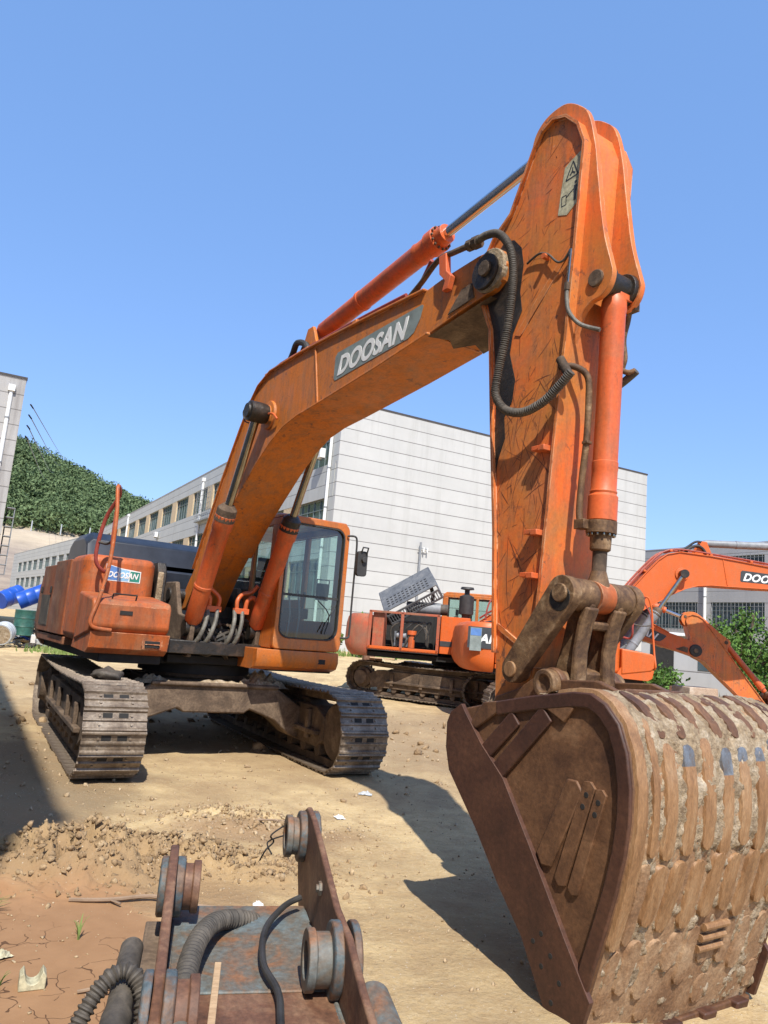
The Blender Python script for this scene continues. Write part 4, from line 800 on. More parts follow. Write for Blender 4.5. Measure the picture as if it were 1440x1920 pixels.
    if not main: 
        b = MB(TK)
        for i in range(5): v_ = -0.58+0.29*i; b.prism([(7.26, 0.0), (7.38, 0.0), (7.34, -0.26), (7.30, -0.26)], v_-0.05, v_+0.05, 'bucket_dark')
        b.build('bucket_tooth', bk)
    else:
        for i in range(5):
            v_ = -0.58+0.29*i; b = MB(TK); b.prism([(7.20, -0.12), (7.36, -0.12), (7.29, -0.38), (7.25, -0.38)], v_-0.055, v_+0.055, 'bucket_dark'); b.build('bucket_tooth', bk, bevel=0.01)
        # side plate fittings, both sides
        for s_ in (-1, 1):
            f0 = BW+0.0; 
            b = MB(TK); cut = [(6.425, 1.30), (6.335, 1.245), (6.305, 1.18), (6.31, 1.04), (6.35, 0.92), (6.61, 0.66), (6.80, 0.44), (6.99, 0.25), (7.23, -0.12), (7.34, -0.12), (7.40, 0.06), (7.425, 0.13), (7.27, 0.33), (7.03, 0.66), (6.80, 0.96), (6.62, 1.10), (6.47, 1.25)]
            b.prism(cut, s_*f0, s_*(f0+0.028), 'bucket_dark')
            for hx, hz in ((7.12, 0.31), (7.07, 0.26), (7.185, 0.235), (7.13, 0.17), (7.245, 0.14), (7.20, 0.04)): b.cyl((hx, s_*(f0+0.026), hz), (hx, s_*(f0+0.0295), hz), 0.013, m='dark', seg=12)
            b.build('side_cutter', bk, bevel=0.006)
            b = MB(TK); rl_ = shell[1:15]; ri_ = offp(rl_, -0.075)
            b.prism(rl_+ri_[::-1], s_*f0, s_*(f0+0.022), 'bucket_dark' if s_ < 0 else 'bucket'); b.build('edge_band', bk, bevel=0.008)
            for a_, c_, w_ in (((7.08, 1.33), (6.74, 0.98), 0.05), ((6.86, 1.28), (6.62, 1.05), 0.045)):
                b = MB(TK); tx, tz = c_[0]-a_[0], c_[1]-a_[1]; L3 = math.hypot(tx, tz); nx_, nz_ = -tz/L3*w_, tx/L3*w_
                b.prism([(a_[0]-nx_, a_[1]-nz_), (c_[0]-nx_, c_[1]-nz_), (c_[0]+nx_, c_[1]+nz_), (a_[0]+nx_, a_[1]+nz_)], s_*f0, s_*(f0+0.02), 'bucket_dark'); b.build('side_rib', bk, bevel=0.006)
            b = MB(TK); b.prism([(6.60, 1.33), (6.50, 1.20), (6.55, 1.18), (6.74, 1.30), (7.06, 1.36), (7.2, 1.3), (7.26, 1.38), (6.97, 1.39)], s_*f0, s_*(f0+0.02), 'bucket'); b.build('top_gusset', bk, bevel=0.006)
            for j, (x0, z0, x1, z1, w_) in enumerate(((7.28, 1.02, 7.10, 0.64, 0.055), (7.37, 1.04, 7.21, 0.57, 0.035), (7.44, 1.02, 7.29, 0.55, 0.030))):
                b = MB(TK); tx, tz = x1-x0, z1-z0; L3 = math.hypot(tx, tz); nx_, nz_ = -tz/L3*w_, tx/L3*w_; ux, uz = tx/L3*w_, tz/L3*w_
                b.prism([(x0-nx_, z0-nz_), (x1-nx_, z1-nz_), (x1+ux*.6, z1+uz*.6), (x1+nx_, z1+nz_), (x0+nx_, z0+nz_), (x0-ux*.5, z0-uz*.5)], s_*f0, s_*(f0+0.016), 'bucket')
                if j: 
                    for hz in (0.1, 0.22): b.cyl((x0+tx*hz, s_*(f0+0.014), z0+tz*hz), (x0+tx*hz, s_*(f0+0.0175), z0+tz*hz), 0.014, m='dark', seg=10)
                b.build('side_wear_plate', bk, bevel=0.007)
        # wear strips over the shell, following its curve
        SS = [0]
        for a, c in zip(shell, shell[1:]): SS.append(SS[-1]+math.hypot(c[0]-a[0], c[1]-a[1]))
        def sh_at(s):
            i = min(max(int(np.searchsorted(SS, s, 'right'))-1, 0), len(SS)-2); t = (s-SS[i])/(SS[i+1]-SS[i]); a, c = shell[i], shell[i+1]
            i0 = shell[max(i-1, 0)]; tx, tz = c[0]-a[0], c[1]-a[1]; L3 = math.hypot(tx, tz); return a[0]+(c[0]-a[0])*t, a[1]+(c[1]-a[1])*t, -tz/L3, tx/L3
        rs = random.Random(11)
        def strip(s0, s1, v_, w_, th, m, lean=0.0, blue=0.0, worn=0.0):
            b = MB(TK); L5 = s1-s0; NS = 9; r5 = w_*0.42
            sv5 = [r5*(1-math.cos(a5)) for a5 in np.linspace(0, math.pi/2, 6)]; mid5 = list(np.arange(sv5[-1]+0.025, L5-sv5[-1]-0.01, 0.03)); sv5 = sv5+mid5+[L5-x5 for x5 in sv5[::-1]]
            vs = []; ph = rs.uniform(0, 6)
            for s5 in sv5:
                u, z, nx_, nz_ = sh_at(s0+s5); dd = min(s5, L5-s5); e = 1.0 if dd >= r5 else math.sqrt(max(0.0, 1-(1-dd/r5)**2)); ww = (w_*0.5-r5)+r5*e
                ww *= 1+0.03*math.sin(9*s5+ph)+0.02*math.sin(41*s5+ph); hh = th*(1-worn*max(0, math.sin(9*s5+ph))); vc_ = v_+lean*(s5/L5-0.5)
                for q_ in range(NS):
                    y = -1+2*q_/(NS-1); h_ = -0.006 if q_ in (0, NS-1) else hh*(1-0.30*abs(y)**3)+0.0015*math.sin(70*s5+q_*2+ph); vs.append((u+nx_*h_, vc_+y*ww*(1 if q_ in (0, NS-1) else 1.12 if abs(y) < .8 else 1), z+nz_*h_))
            n_ = len(sv5)-1
            fs = [(i*NS+q_, i*NS+q_+1, (i+1)*NS+q_+1, (i+1)*NS+q_) for i in range(n_) for q_ in range(NS-1)]
            fs += [tuple(range(NS-1, -1, -1)), tuple(range(n_*NS, (n_+1)*NS))]
            nb = sum(1 for x5 in sv5 if x5 < blue)
            b.add(vs, fs[nb*(NS-1):], m)
            if nb: b.add(vs, fs[:nb*(NS-1)], 'bluesteel')
            return b.build('wear_strip', bk, angle=50)
        S_ = lambda zq: SS[min(range(len(shell)), key=lambda i: (abs(shell[i][1]-zq) if i > 5 else 9))]
        sA, sB, sC, sD = S_(1.22)-0.03, S_(0.78)+0.04, S_(0.44)+0.03, S_(0.13)
        k_ = 0
        for v_ in np.arange(-0.44, 0.70, 0.15):
            strip(sA+rs.uniform(-.03, .02), sB+rs.uniform(-.04, .02), v_, 0.098, 0.020, 'strip', rs.uniform(-.006, .006), rs.choice([0.06, 0.10, 0.08, 0.0, 0.07]), 0.15)
            strip(sB-0.0+rs.uniform(-.01, .02), sC+rs.uniform(-.05, .03), v_-0.025+rs.uniform(-.008, .008), 0.105, 0.022, 'strip', rs.uniform(-.02, .0), 0, 0.35)
            strip(sC+0.05+rs.uniform(-.02, .03), sD+rs.uniform(-.06, .10), v_-0.045+rs.uniform(-.01, .01), 0.11, 0.016, 'bucket_shell', -.02, 0, 0.6)
            strip(sA-0.34+rs.uniform(-.03, .03), sA-0.03, v_-0.03, 0.085, 0.016, 'bucket', 0.05, 0, 0.5)
            if k_ % 3 == 1: strip(sD+0.04, sD+0.20, v_+0.02, 0.12, 0.010, 'bucket_shell', 0, 0, 0.4)
            k_ += 1
        strip(0.72, sC+0.06, -0.652, 0.085, 0.020, 'strip'); strip(sA-0.12, sB-0.03, -0.55, 0.055, 0.018, 'strip'); strip(sB, sC+0.05, -0.565, 0.07, 0.014, 'bucket_shell'); strip(sC+0.08, sD+0.1, -0.60, 0.08, 0.010, 'bucket_shell')
        for q_ in range(3): 
            u, z, nx_, nz_ = sh_at(sC+0.05+0.06*q_); b = MB(TK); b.cyl((u+nx_*0.012, 0.03, z+nz_*0.012), (u+nx_*0.012, 0.23, z+nz_*0.012), 0.018, m='strip', seg=10); b.build('weld_bead', bk)
        # caked earth between the strips
        NU, NV = 210, 210; ss = np.linspace(SS[2], SS[-1]-0.02, NU); vv = np.linspace(-0.66, 0.69, NV)
        vs = []; ns = fbm2(ss[:, None]*16, vv[None, :]*16, 5, 3)+0.35*fbm2(ss[:, None]*60, vv[None, :]*60, 3, 9)
        lo = fbm2(ss[:, None]*3.1+5, vv[None, :]*3.1, 2, 21)
        for i, s in enumerate(ss):
            u, z, nx_, nz_ = sh_at(s); band = math.exp(-((s-sA+0.02)/0.16)**2)*0.006
            for j, v_ in enumerate(vv):
                h_ = (0.004 if s < sB+0.05 else -0.001)+0.024*ns[i, j]+0.012*lo[i, j]+band; h_ = max(-0.01, min(0.017, h_)); vs.append((u+nx_*h_, v_, z+nz_*h_))
        fs = [(i*NV+j, i*NV+j+1, (i+1)*NV+j+1, (i+1)*NV+j) for i in range(NU-1) for j in range(NV-1)]
        b = MB(TK); b.add(vs, fs, 'caked'); b.build('dried_earth', bk, angle=80)
        rm = MB(TK)
    return root
def _h2(ix, iy, seed):
    n = (ix.astype(np.int64)*374761393+iy.astype(np.int64)*668265263+seed*974634777) & 0xffffffff
    n = ((n ^ (n >> 13))*1274126177) & 0xffffffff; n = n ^ (n >> 16); return (n & 0xffffff)/float(0xffffff)
def vnoise(x, y, seed=0):
    x, y = np.broadcast_arrays(np.asarray(x, float), np.asarray(y, float)); ix, iy = np.floor(x), np.floor(y); fx, fy = x-ix, y-iy; fx = fx*fx*(3-2*fx); fy = fy*fy*(3-2*fy)
    a, b_, c, d = _h2(ix, iy, seed), _h2(ix+1, iy, seed), _h2(ix, iy+1, seed), _h2(ix+1, iy+1, seed)
    return (a+(b_-a)*fx+(c-a)*fy+(a-b_-c+d)*fx*fy)*2-1
def fbm2(x, y, oct_=5, seed=0):
    t = 0; a = 1.0; n = 0
    for i in range(oct_): t = t+a*vnoise(np.asarray(x)*2**i+i*17.3, np.asarray(y)*2**i-i*9.1, seed+i); n += a; a *= 0.5
    return t/n
# ------------------------------------------------------------ ground
def sst(x, a, b): t = np.clip((x-a)/(b-a), 0, 1); return t*t*(3-2*t)
def ground_h(x, y, fine=True):
    x, y = np.broadcast_arrays(np.asarray(x, float), np.asarray(y, float))
    r = np.hypot(x, y); h = 0.5*sst(y, 17, 42)+0.03*fbm2(x*0.3, y*0.3, 3, 5)*sst(r, 9, 18)
    # heap of churned clods, left of the lying bracket, and a smaller one near the crawler
    def blob(cx, cy, rx_, ry_, a): c, s = math.cos(a), math.sin(a); X = (x-cx)*c+(y-cy)*s; Y = -(x-cx)*s+(y-cy)*c; return np.exp(-((X/rx_)**2+(Y/ry_)**2)**1.5)
    m = np.maximum.reduce([1.35*blob(-1.85, 5.20, 0.60, 0.42, 0.5), 0.9*blob(-1.25, 5.45, 0.65, 0.30, 0.2), 0.4*blob(-0.55, 5.35, 0.40, 0.22, 0), 0.45*blob(-1.1, 6.7, 0.5, 0.35, 0.3), 0.4*blob(-2.35, 4.7, 0.35, 0.35, 0)])
    cl = np.abs(fbm2(x*6.5, y*6.5, 4, 31)); cl2 = np.abs(fbm2(x*17, y*17, 3, 41))
    cl3 = fbm2(x*30, y*30, 3, 47); h = h+m*(0.10+0.16*(0.6-cl*1.9)+0.05*fbm2(x*11, y*11, 3, 43)+0.045*(0.5-cl2*2.0)+0.022*cl3)
    far = sst(y, 8, 11)*(1-sst(y, 22, 30))*(1-np.exp(-(((x+2.4)/3.1)**2+((y-10.4)/3.3)**2)**3))*(1-np.exp(-(((x-3.5)/4.5)**2+((y-19.3)/3.2)**2)**3)); h = h+far*(0.20*np.maximum(0, fbm2(x*1.1, y*0.9, 4, 51)-0.02)+0.05*fbm2(x*4, y*4, 4, 53)+0.03*np.abs(fbm2(x*9, y*9, 3, 55)))
    lf = sst(-x, 2.6, 3.6)*sst(y, 5, 7)*(1-sst(y, 14, 18)); h = h+lf*0.08*(0.3+fbm2(x*2.2, y*2.2, 5, 61))
    h = h-0.16*np.exp(-(((x-2.2)/0.95)**2+((y-4.15)/0.75)**2)**2)
    wet = 1-sst(np.hypot((x+1.5)/1.15, (y-3.9)/0.95), 0.7, 1.25)
    fine_ = (0.016*fbm2(x*3, y*3, 3, 71)+0.007*fbm2(x*14, y*14, 3, 81))*(1-0.85*wet)
    return h+fine_-0.012*wet
def axis(lo, c, hi, n, k_):
    t = np.linspace(-1, 1, n); s = np.sinh(k_*t)/math.sinh(k_); return c+np.where(s < 0, s*(c-lo), s*(hi-c))
gx = axis(-300, -0.8, 300, 430, 7.0); gy = axis(-120, 4.8, 600, 460, 7.6)
GX, GY = np.meshgrid(gx, gy); GZ = ground_h(GX, GY)
me = bpy.data.meshes.new('ground'); nx, ny = len(gx), len(gy)
vv_ = np.stack([GX.ravel(), GY.ravel(), GZ.ravel()], 1).astype(np.float32)
idx = np.arange(nx*ny).reshape(ny, nx); q = np.stack([idx[:-1, :-1], idx[:-1, 1:], idx[1:, 1:], idx[1:, :-1]], -1).reshape(-1, 4)
def fast_mesh(me, v, q, k_=4):
    me.vertices.add(len(v)); me.vertices.foreach_set('co', np.asarray(v, np.float32).ravel())
    me.loops.add(q.size); me.loops.foreach_set('vertex_index', q.astype(np.int32).ravel()); me.polygons.add(len(q))
    me.polygons.foreach_set('loop_start', np.arange(0, q.size, k_, dtype=np.int32)); me.update(calc_edges=True); me.validate()
fast_mesh(me, vv_, q); me.polygons.foreach_set('use_smooth', [True]*len(me.polygons))
ground = bpy.data.objects.new('ground', me); col.objects.link(ground); tag(ground, 'dry tan dirt yard with sand, clods and cracked mud', None, None, 'structure')
m = mat('dry_earth', 0.95, 0, (0.4, 0.3, 0.2), 0.2); k = NT(m); v = k.coord()
geo = k.n('ShaderNodeNewGeometry'); sx = k.n('ShaderNodeSeparateXYZ'); k.l(geo.outputs['Position'], sx.inputs[0])
c = k.ramp(k.noise(v, 0.9, 9, 0.66, 0.3), [(0.30, (0.36, 0.235, 0.11)), (0.42, (0.50, 0.355, 0.175)), (0.54, (0.60, 0.44, 0.22)), (0.75, (0.66, 0.50, 0.27))])
c = k.mix(k.ramp(k.noise(v, 34, 6, 0.72), [(0.42, 0.0), (0.62, 0.55)]), c, (0.66, 0.53, 0.33))
c = k.mix(k.ramp(k.noise(v, 70, 5, 0.8), [(0.30, 0.85), (0.43, 0.0)]), c, (0.28, 0.18, 0.085))
c = k.mix(k.ramp(k.noise(v, 11, 8, 0.75), [(0.26, 0.8), (0.40, 0.0)]), c, (0.25, 0.16, 0.08))
# wet brown mud area: reddish silt, drying cracks
def region(cx, cy, rx__, ry__, lo=0.75, hi=1.15, ns=1.5, amp=0.5):
    dx = k.math('DIVIDE', k.math('SUBTRACT', sx.outputs['X'], cx), rx__); dy = k.math('DIVIDE', k.math('SUBTRACT', sx.outputs['Y'], cy), ry__)
    d = k.math('SQRT', k.math('ADD', k.math('MULTIPLY', dx, dx), k.math('MULTIPLY', dy, dy))); d = k.math('ADD', d, k.math('MULTIPLY', k.math('SUBTRACT', k.noise(v, ns, 5, 0.6), 0.5), amp))
    return k.ramp(d, [(lo/2, 1.0), (hi/2, 0.0)]), d
def reg(cx, cy, rx__, ry__, soft=0.25, ns=1.5, amp=0.7):
    _, d = region(cx, cy, rx__, ry__, ns=ns, amp=amp); mr = k.n('ShaderNodeMapRange', interpolation_type='SMOOTHSTEP'); k.l(d, mr.inputs[0]); mr.inputs[1].default_value = 1-soft; mr.inputs[2].default_value = 1+soft; mr.inputs[3].default_value = 1; mr.inputs[4].default_value = 0; return mr.outputs[0]
mud = reg(-1.75, 3.75, 1.15, 1.05, 0.15, 1.7, 0.9); mud2 = reg(-0.7, 6.35, 0.75, 0.3, 0.35, 2.5, 0.9); mud3 = reg(-1.4, 4.85, 1.0, 0.30, 0.3, 2.5, 0.8); dark_left = reg(-3.9, 7.2, 1.9, 2.6, 0.2, 1.5, 0.8)  # the last region is a darker brown patch left of the machine
c = k.mix(k.math('MULTIPLY', mud2, 0.75), c, (0.27, 0.165, 0.095)); c = k.mix(k.math('MULTIPLY', mud3, 0.75), c, (0.25, 0.155, 0.09)); c = k.mix(k.math('MULTIPLY', dark_left, 0.7), c, (0.16, 0.11, 0.07))
c = k.mix(k.math('MULTIPLY', reg(3.5, 13, 9.0, 4.6, 0.5, 0.9, 1.2), 0.85), c, k.mix(k.noise(v, 6, 6, 0.7), (0.20, 0.13, 0.07), (0.44, 0.32, 0.19))); c = k.mix(k.math('MULTIPLY', reg(-9, 17, 7.0, 6.0, 0.4, 0.5, 1.2), 0.4), c, (0.30, 0.21, 0.13)); c = k.mix(k.math('MULTIPLY', reg(-1.45, 5.35, 1.35, 0.65, 0.35, 2.5, 0.6), 0.7), c, (0.36, 0.235, 0.12)); c = k.mix(k.math('MULTIPLY', reg(0.9, 4.6, 0.9, 1.7, 0.6, 1.5, 1.0), 0.45), c, (0.30, 0.21, 0.12)); c = k.mix(k.math('MULTIPLY', k.ramp(k.noise(v, 0.55, 5, 0.7, 0.8), [(0.47, 0.0), (0.62, 1.0)]), 0.5), c, (0.34, 0.23, 0.125)); c = k.mix(k.math('MULTIPLY', k.ramp(k.noise(v, 2.6, 8, 0.75, 0.6), [(0.46, 0.0), (0.58, 1.0)]), 0.38), c, (0.31, 0.205, 0.11))
c = k.mix(mud, c, k.mix(k.noise(v, 5, 6, 0.6), (0.23, 0.125, 0.062), (0.36, 0.21, 0.11)))
vo = k.n('ShaderNodeTexVoronoi', feature='DISTANCE_TO_EDGE'); vm = k.mix(0.16, v, k.n('ShaderNodeTexNoise').outputs['Color'], 'ADD'); wn_ = vm.node.inputs[7].links[0].from_node; wn_.inputs['Scale'].default_value = 7; k.l(v, wn_.inputs['Vector']); k.l(vm, vo.inputs['Vector']); vo.inputs['Scale'].default_value = 6.5
mudc = reg(-1.75, 3.5, 0.9, 0.75, 0.3, 2.0, 1.1)
crack = k.math('MULTIPLY', k.math('MULTIPLY', k.math('LESS_THAN', vo.outputs['Distance'], 0.017), mudc), k.math('GREATER_THAN', k.noise(v, 3.3, 2, 0.5), 0.50))
c = k.mix(k.math('MULTIPLY', crack, 0.85), c, (0.07, 0.035, 0.02))
# pale fragments
fv = k.n('ShaderNodeTexVoronoi', feature='F1'); k.l(v, fv.inputs['Vector']); fv.inputs['Scale'].default_value = 42; fv.inputs['Randomness'].default_value = 1
fr_ = k.math('MULTIPLY', k.math('LESS_THAN', fv.outputs['Distance'], 0.17), k.math('MULTIPLY', k.math('GREATER_THAN', k.noise(v, 21, 3, 0.6), 0.56), k.math('SUBTRACT', 1.0, mud)))
c = k.mix(k.math('MULTIPLY', fr_, 0.8), c, (0.66, 0.58, 0.46)); k.l(c, k.b.inputs['Base Color'])
hgt = k.math('ADD', k.math('MULTIPLY', k.math('SUBTRACT', 1.0, k.math('MULTIPLY', mud, 0.85)), k.math('ADD', k.noise(v, 22, 9, 0.72), k.math('MULTIPLY', fr_, 0.3))), k.math('MULTIPLY', crack, -0.6))
k.bump(hgt, 0.8, 0.03)
me.materials.append(m); M['earth'] = m
def gz(x, y): return float(ground_h(np.array([x]), np.array([y]))[0])

# ------------------------------------------------------------ buildings
def building(loc, az_face, L_, W_, H_, rows, bays, label, wall_f, wall_g, gl_win=True, skip=(), pier='sandpier', width=5.0, pitch=7.0, start=1.2):
    """local +Y runs away along the windowed long wall (outward normal -X), local +X along the gable"""
    root = empty('factory_building', loc, R(-az_face), label, 'building')
    b = MB(); b.box((W_/2+0.15, L_/2, H_/2), (W_-0.3-0.0, L_-0.02, H_-0.2), wall_g); b.build('inner_wall', root, smooth_=False)
    b = MB(); b.box((W_/2+0.0, -0.14, H_/2), (W_+0.0, 0.28, H_), wall_g); b.box((W_/2, L_+0.14, H_/2), (W_, 0.28, H_), wall_g); b.box((W_-0.14, L_/2, H_/2), (0.28, L_, H_), wall_g); b.build('gable_wall', root, smooth_=False)
    b = MB(); zs = [0]+[z for r in rows for z in r]+[H_]
    for z0, z1 in zip(zs[0::2], zs[1::2]): b.box((0.14, L_/2-0.002, (z0+z1)/2), (0.28, L_-0.28, z1-z0), wall_f)
    b.build('facade_wall', root, smooth_=False)
    b = MB(); bp_ = MB()
    edge = [start+i*pitch for i in range(bays)]
    for z0, z1 in rows:
        xs = 0.0
        for e in edge:
            w_ = e-xs
            if w_ > 0.1: q1 = MB(); q1.box((0.145, xs+w_/2, (z0+z1)/2), (0.27, w_, z1-z0), wall_f if xs == 0 else pier); q1.build('window_pier', root, smooth_=False)
            xs = e+width
        if L_-xs > 0.1: q1 = MB(); q1.box((0.145, (xs+L_)/2, (z0+z1)/2), (0.27, L_-xs, z1-z0), wall_f); q1.build('window_pier', root, smooth_=False)
    b = MB(); b.box((W_/2, -0.14, H_+0.06), (W_+0.1, 0.34, 0.12), 'parapet'); b.box((0.14, L_/2, H_+0.05), (0.34, L_, 0.1), wall_f); b.box((W_-0.14, L_/2, H_+0.05), (0.34, L_, 0.1), 'parapet'); b.box((W_/2, L_+0.14, H_+0.06), (W_+0.1, 0.34, 0.12), 'parapet'); b.build('roof_edge', root, smooth_=False)
    b = MB(); b.box((W_/2, L_/2, H_-0.35), (W_-0.6, L_-0.6, 0.1), 'parapet'); b.build('roof', root, smooth_=False)
    n_ = 0
    for z0, z1 in rows:
        for i, e in enumerate(edge):
            if n_ >= 96 or e+width > L_: continue
            n_ += 1; w = MB(); y0, y1 = e, e+width
            w.box((0.2, (y0+y1)/2, z0+0.04), (0.1, width, 0.08), 'frame_green'); w.box((0.2, (y0+y1)/2, z1-0.04), (0.1, width, 0.08), 'frame_green'); zt_ = z1-(z1-z0)*0.3; w.box((0.2, (y0+y1)/2, zt_), (0.09, width, 0.06), 'frame_green')
            nm = max(2, int(round(width/1.0)))
            for j in range(nm+1): w.box((0.2, y0+0.03+(width-0.06)*j/nm, (z0+z1)/2), (0.085, 0.06, z1-z0), 'frame_green')
            wo = w.build('window', root, smooth_=False)
            w = MB(); w.box((0.235, (y0+y1)/2, (z0+z1)/2), (0.02, width-0.02, z1-z0-0.02), 'bglass'); w.build('pane', wo, smooth_=False)
    return root
def drain(root, x, y, z0, z1, r=0.09, hop=True):
    b = MB(); b.tube([(x, y, z0), (x, y, z1)], r, 'white', 10, 0)
    if hop: b.box((x, y, z1+0.15), (0.34, 0.34, 0.34), 'white')
    for z in np.arange(z0+1, z1, 2.5): b.cyl((x, y, z), (x, y, z+0.08), r+0.02, m='greymetal', seg=10)
    return b.build('drain_pipe', root)
main_b = building((-3.175, 44.888, 0.4), -28.4, 98, 26.7, 15.35, [(3.2, 5.6), (7.2, 9.4), (11.55, 13.9)], 14, 'long pale factory building with a blank white gable wall behind the big arm', 'wall_facade', 'wall_gable')
for y, zz in ((0.75, 15.0), (69.5, 15.0), (30.5, 14.6)): drain(main_b, -0.12, y, 0.2, zz, 0.1 if y < 1 else 0.12)
def ac_unit(root, x, y, z):
    b = MB(); b.box((x-0.32, y, z), (0.35, 0.85, 0.6), 'white'); b.cyl((x-0.50, y, z), (x-0.505, y, z), 0.22, m='greymetal'); b.box((x-0.2, y-0.3, z-0.34), (0.4, 0.05, 0.05), 'greymetal'); b.box((x-0.2, y+0.3, z-0.34), (0.4, 0.05, 0.05), 'greymetal'); b.build('air_conditioner', root, bevel=0.02)
for y, z in ((1.9, 12.3), (48.6, 10.7), (92, 10.6), (27, 6.4)): ac_unit(main_b, 0, y, z)
b = MB()
for i in range(9): b.box((-0.5, 26.0+i*0.6, 12.0), (0.03, 0.03, 3.0), 'greymetal')
for z in np.linspace(10.6, 13.4, 7): b.box((-0.5, 28.4, z), (0.03, 4.8, 0.03), 'greymetal')
b.box((-0.27, 28.4, 10.5), (0.5, 5.0, 0.05), 'greymetal'); b.build('window_cage', main_b)
# wall lamp post standing on the gable
b = MB(); b.cyl((6.2, -0.5, 0), (6.2, -0.5, 7.3), 0.07, m='greymetal'); b.box((6.4, -0.5, 6.9), (0.7, 0.05, 0.05), 'greymetal')
for x in (6.45, 6.72): b.cyl((x, -0.5, 6.7), (x, -0.5, 7.0), 0.05, m='white', seg=8)
po = b.build('utility_pole', None, loc=(-3.175, 44.888, 0.4), rotz=R(28.4)); tag(po, 'slim grey utility pole with white insulators in front of the white gable', 'pole')
left_b = building((-20.44, 40.09, 0.4), -28.4, 24, 26.0, 13.55, [(3, 5.4), (7, 9.4)], 3, 'stained grey panel building with a white drain pipe at the left edge', 'wall_left', 'wall_left')
left_b.location = Vector((-20.44, 40.09, 0.4))-Vector((math.cos(R(28.4)), math.sin(R(28.4)), 0))*26.0
drain(left_b, 25.35, -0.32, 0.2, 12.75, 0.10)
b = MB(); b.box((26.12, 0.4, 4.6), (0.05, 0.6, 3.4), 'dark')
for z in np.linspace(2.8, 6.4, 8): b.box((26.3, 0.3, z), (0.4, 0.7, 0.04), 'greymetal')
for y in (0.0, 0.6): b.box((26.48, y, 4.6), (0.04, 0.04, 3.6), 'greymetal')
b.build('air_conditioner_cage', left_b)
far_b = building((-54.6, 137.0, 0.4), -34.0, 78, 20, 14.6, [(2.0, 4.4), (5.6, 8.0), (9.6, 12.0)], 10, 'low white factory block far beyond the long facade, in front of the earth bank', 'wall_facade', 'wall_facade', pier='wall_facade')
shadow_caster_b = building((-0.55, -4.0, 0.0), -28.4, 22, 14, 13.2, [(3.2, 5.6), (7.2, 9.4), (10.2, 12.2)], 3, 'added unseen building behind the camera on its left, casting the left-edge shadow', 'wall_facade', 'wall_gable')  # added out of view to throw shade on the ground at the left
shadow_caster_b.location = Vector((-0.98, -4.15, 0))-Vector((math.cos(R(28.4)), math.sin(R(28.4)), 0))*14
r_dir = Vector((math.sin(R(-28.4)), math.cos(R(-28.4)), 0))
rb0 = Vector((31.6, 63.5, 0.4))-r_dir*22
right_b = building(rb0, -28.4, 62, 20, 11.6, [(1.2, 3.0), (4.1, 6.55), (8.3, 10.6)], 8, 'grey concrete building with barred windows behind the right excavators', 'wall_far', 'wall_far', pier='wall_far', width=5.2, pitch=6.6, start=0.8)
drain(right_b, -0.15, 26.3, 3.5, 11.3, 0.14, False)
for z in (4.1, 8.3):
    for w8 in range(3):
        b = MB()
        for i in range(14): b.box((-0.05, 0.8+6.6*(2+w8)+0.15+i*0.37, z+1.22), (0.03, 0.03, 2.4), 'greymetal')
        for zz in (0.3, 2.1): b.box((-0.05, 0.8+6.6*(2+w8)+2.55, z+zz), (0.035, 5.0, 0.03), 'greymetal')
        b.build('window_bars', right_b, smooth_=False)

# ------------------------------------------------------------ hill, cut bank, wood
def ridge(az): return np.interp(az, [-60, -45, -31, -26.8, -24.9, -22.4, -20.2, -17.9, -15.6, -12.8, -5, 10], [48, 44, 35.5, 30.5, 28.3, 26.3, 23.6, 21.5, 19.0, 16.3, 13, 10])
def hill_h(az, d):
    rd = ridge(az); bank = np.interp(d, [84, 88, 93, 97, 101], [0.5, 2.6, 7.5, 10.3, 10.8]); up = np.interp(d, [101, 118, 135, 150, 160, 200, 260], [0, 0.36, 0.72, 0.96, 1.0, 0.8, 0.4])
    return np.where(d < 101, bank, 10.8+(rd-10.8)*up)
azs = np.linspace(-60, 12, 190); ds = np.concatenate([np.linspace(82, 101, 34), np.linspace(102, 260, 60)]); HS = 2.6
A, D_ = np.meshgrid(azs, ds); Zh = hill_h(A, D_)+fbm2(A*0.7, D_*0.25, 5, 13)*np.where(D_ < 101, 0.45, 1.6); Zh = 1.65+(Zh-1.65)*HS; D_ = D_*HS; X_ = np.sin(np.radians(A))*D_; Y_ = np.cos(np.radians(A))*D_
ix = np.arange(A.size).reshape(A.shape); q = np.stack([ix[:-1, :-1], ix[:-1, 1:], ix[1:, 1:], ix[1:, :-1]], -1).reshape(-1, 4)
me = bpy.data.meshes.new('hill'); fast_mesh(me, np.stack([X_.ravel(), Y_.ravel(), Zh.ravel()], 1), q); me.polygons.foreach_set('use_smooth', [True]*len(me.polygons))
hill = bpy.data.objects.new('hill', me); col.objects.link(hill); tag(hill, 'hillside with a bare cut earth bank at its foot', None, None, 'structure')
m = mat('hill_earth', 0.95); k = NT(m); v = k.coord(); g_ = k.n('ShaderNodeNewGeometry'); s_ = k.n('ShaderNodeSeparateXYZ'); k.l(g_.outputs['Position'], s_.inputs[0])
bankc = k.mix(k.ramp(k.noise(k.coord((0.12, 0.12, 0.9)), 1.0, 7, 0.65), [(0.35, 0.0), (0.65, 1.0)]), (0.20, 0.155, 0.125), (0.42, 0.34, 0.25))
z_ = k.n('ShaderNodeMapRange'); k.l(k.math('ADD', s_.outputs['Z'], k.math('MULTIPLY', k.noise(v, 0.12, 5, 0.6), 3.0)), z_.inputs[0]); z_.inputs[1].default_value = 18.0; z_.inputs[2].default_value = 22.5
bankc = k.mix(z_.outputs[0], k.mix(0.5, bankc, (0.20, 0.165, 0.145)), k.mix(0.5, bankc, (0.50, 0.41, 0.28)))
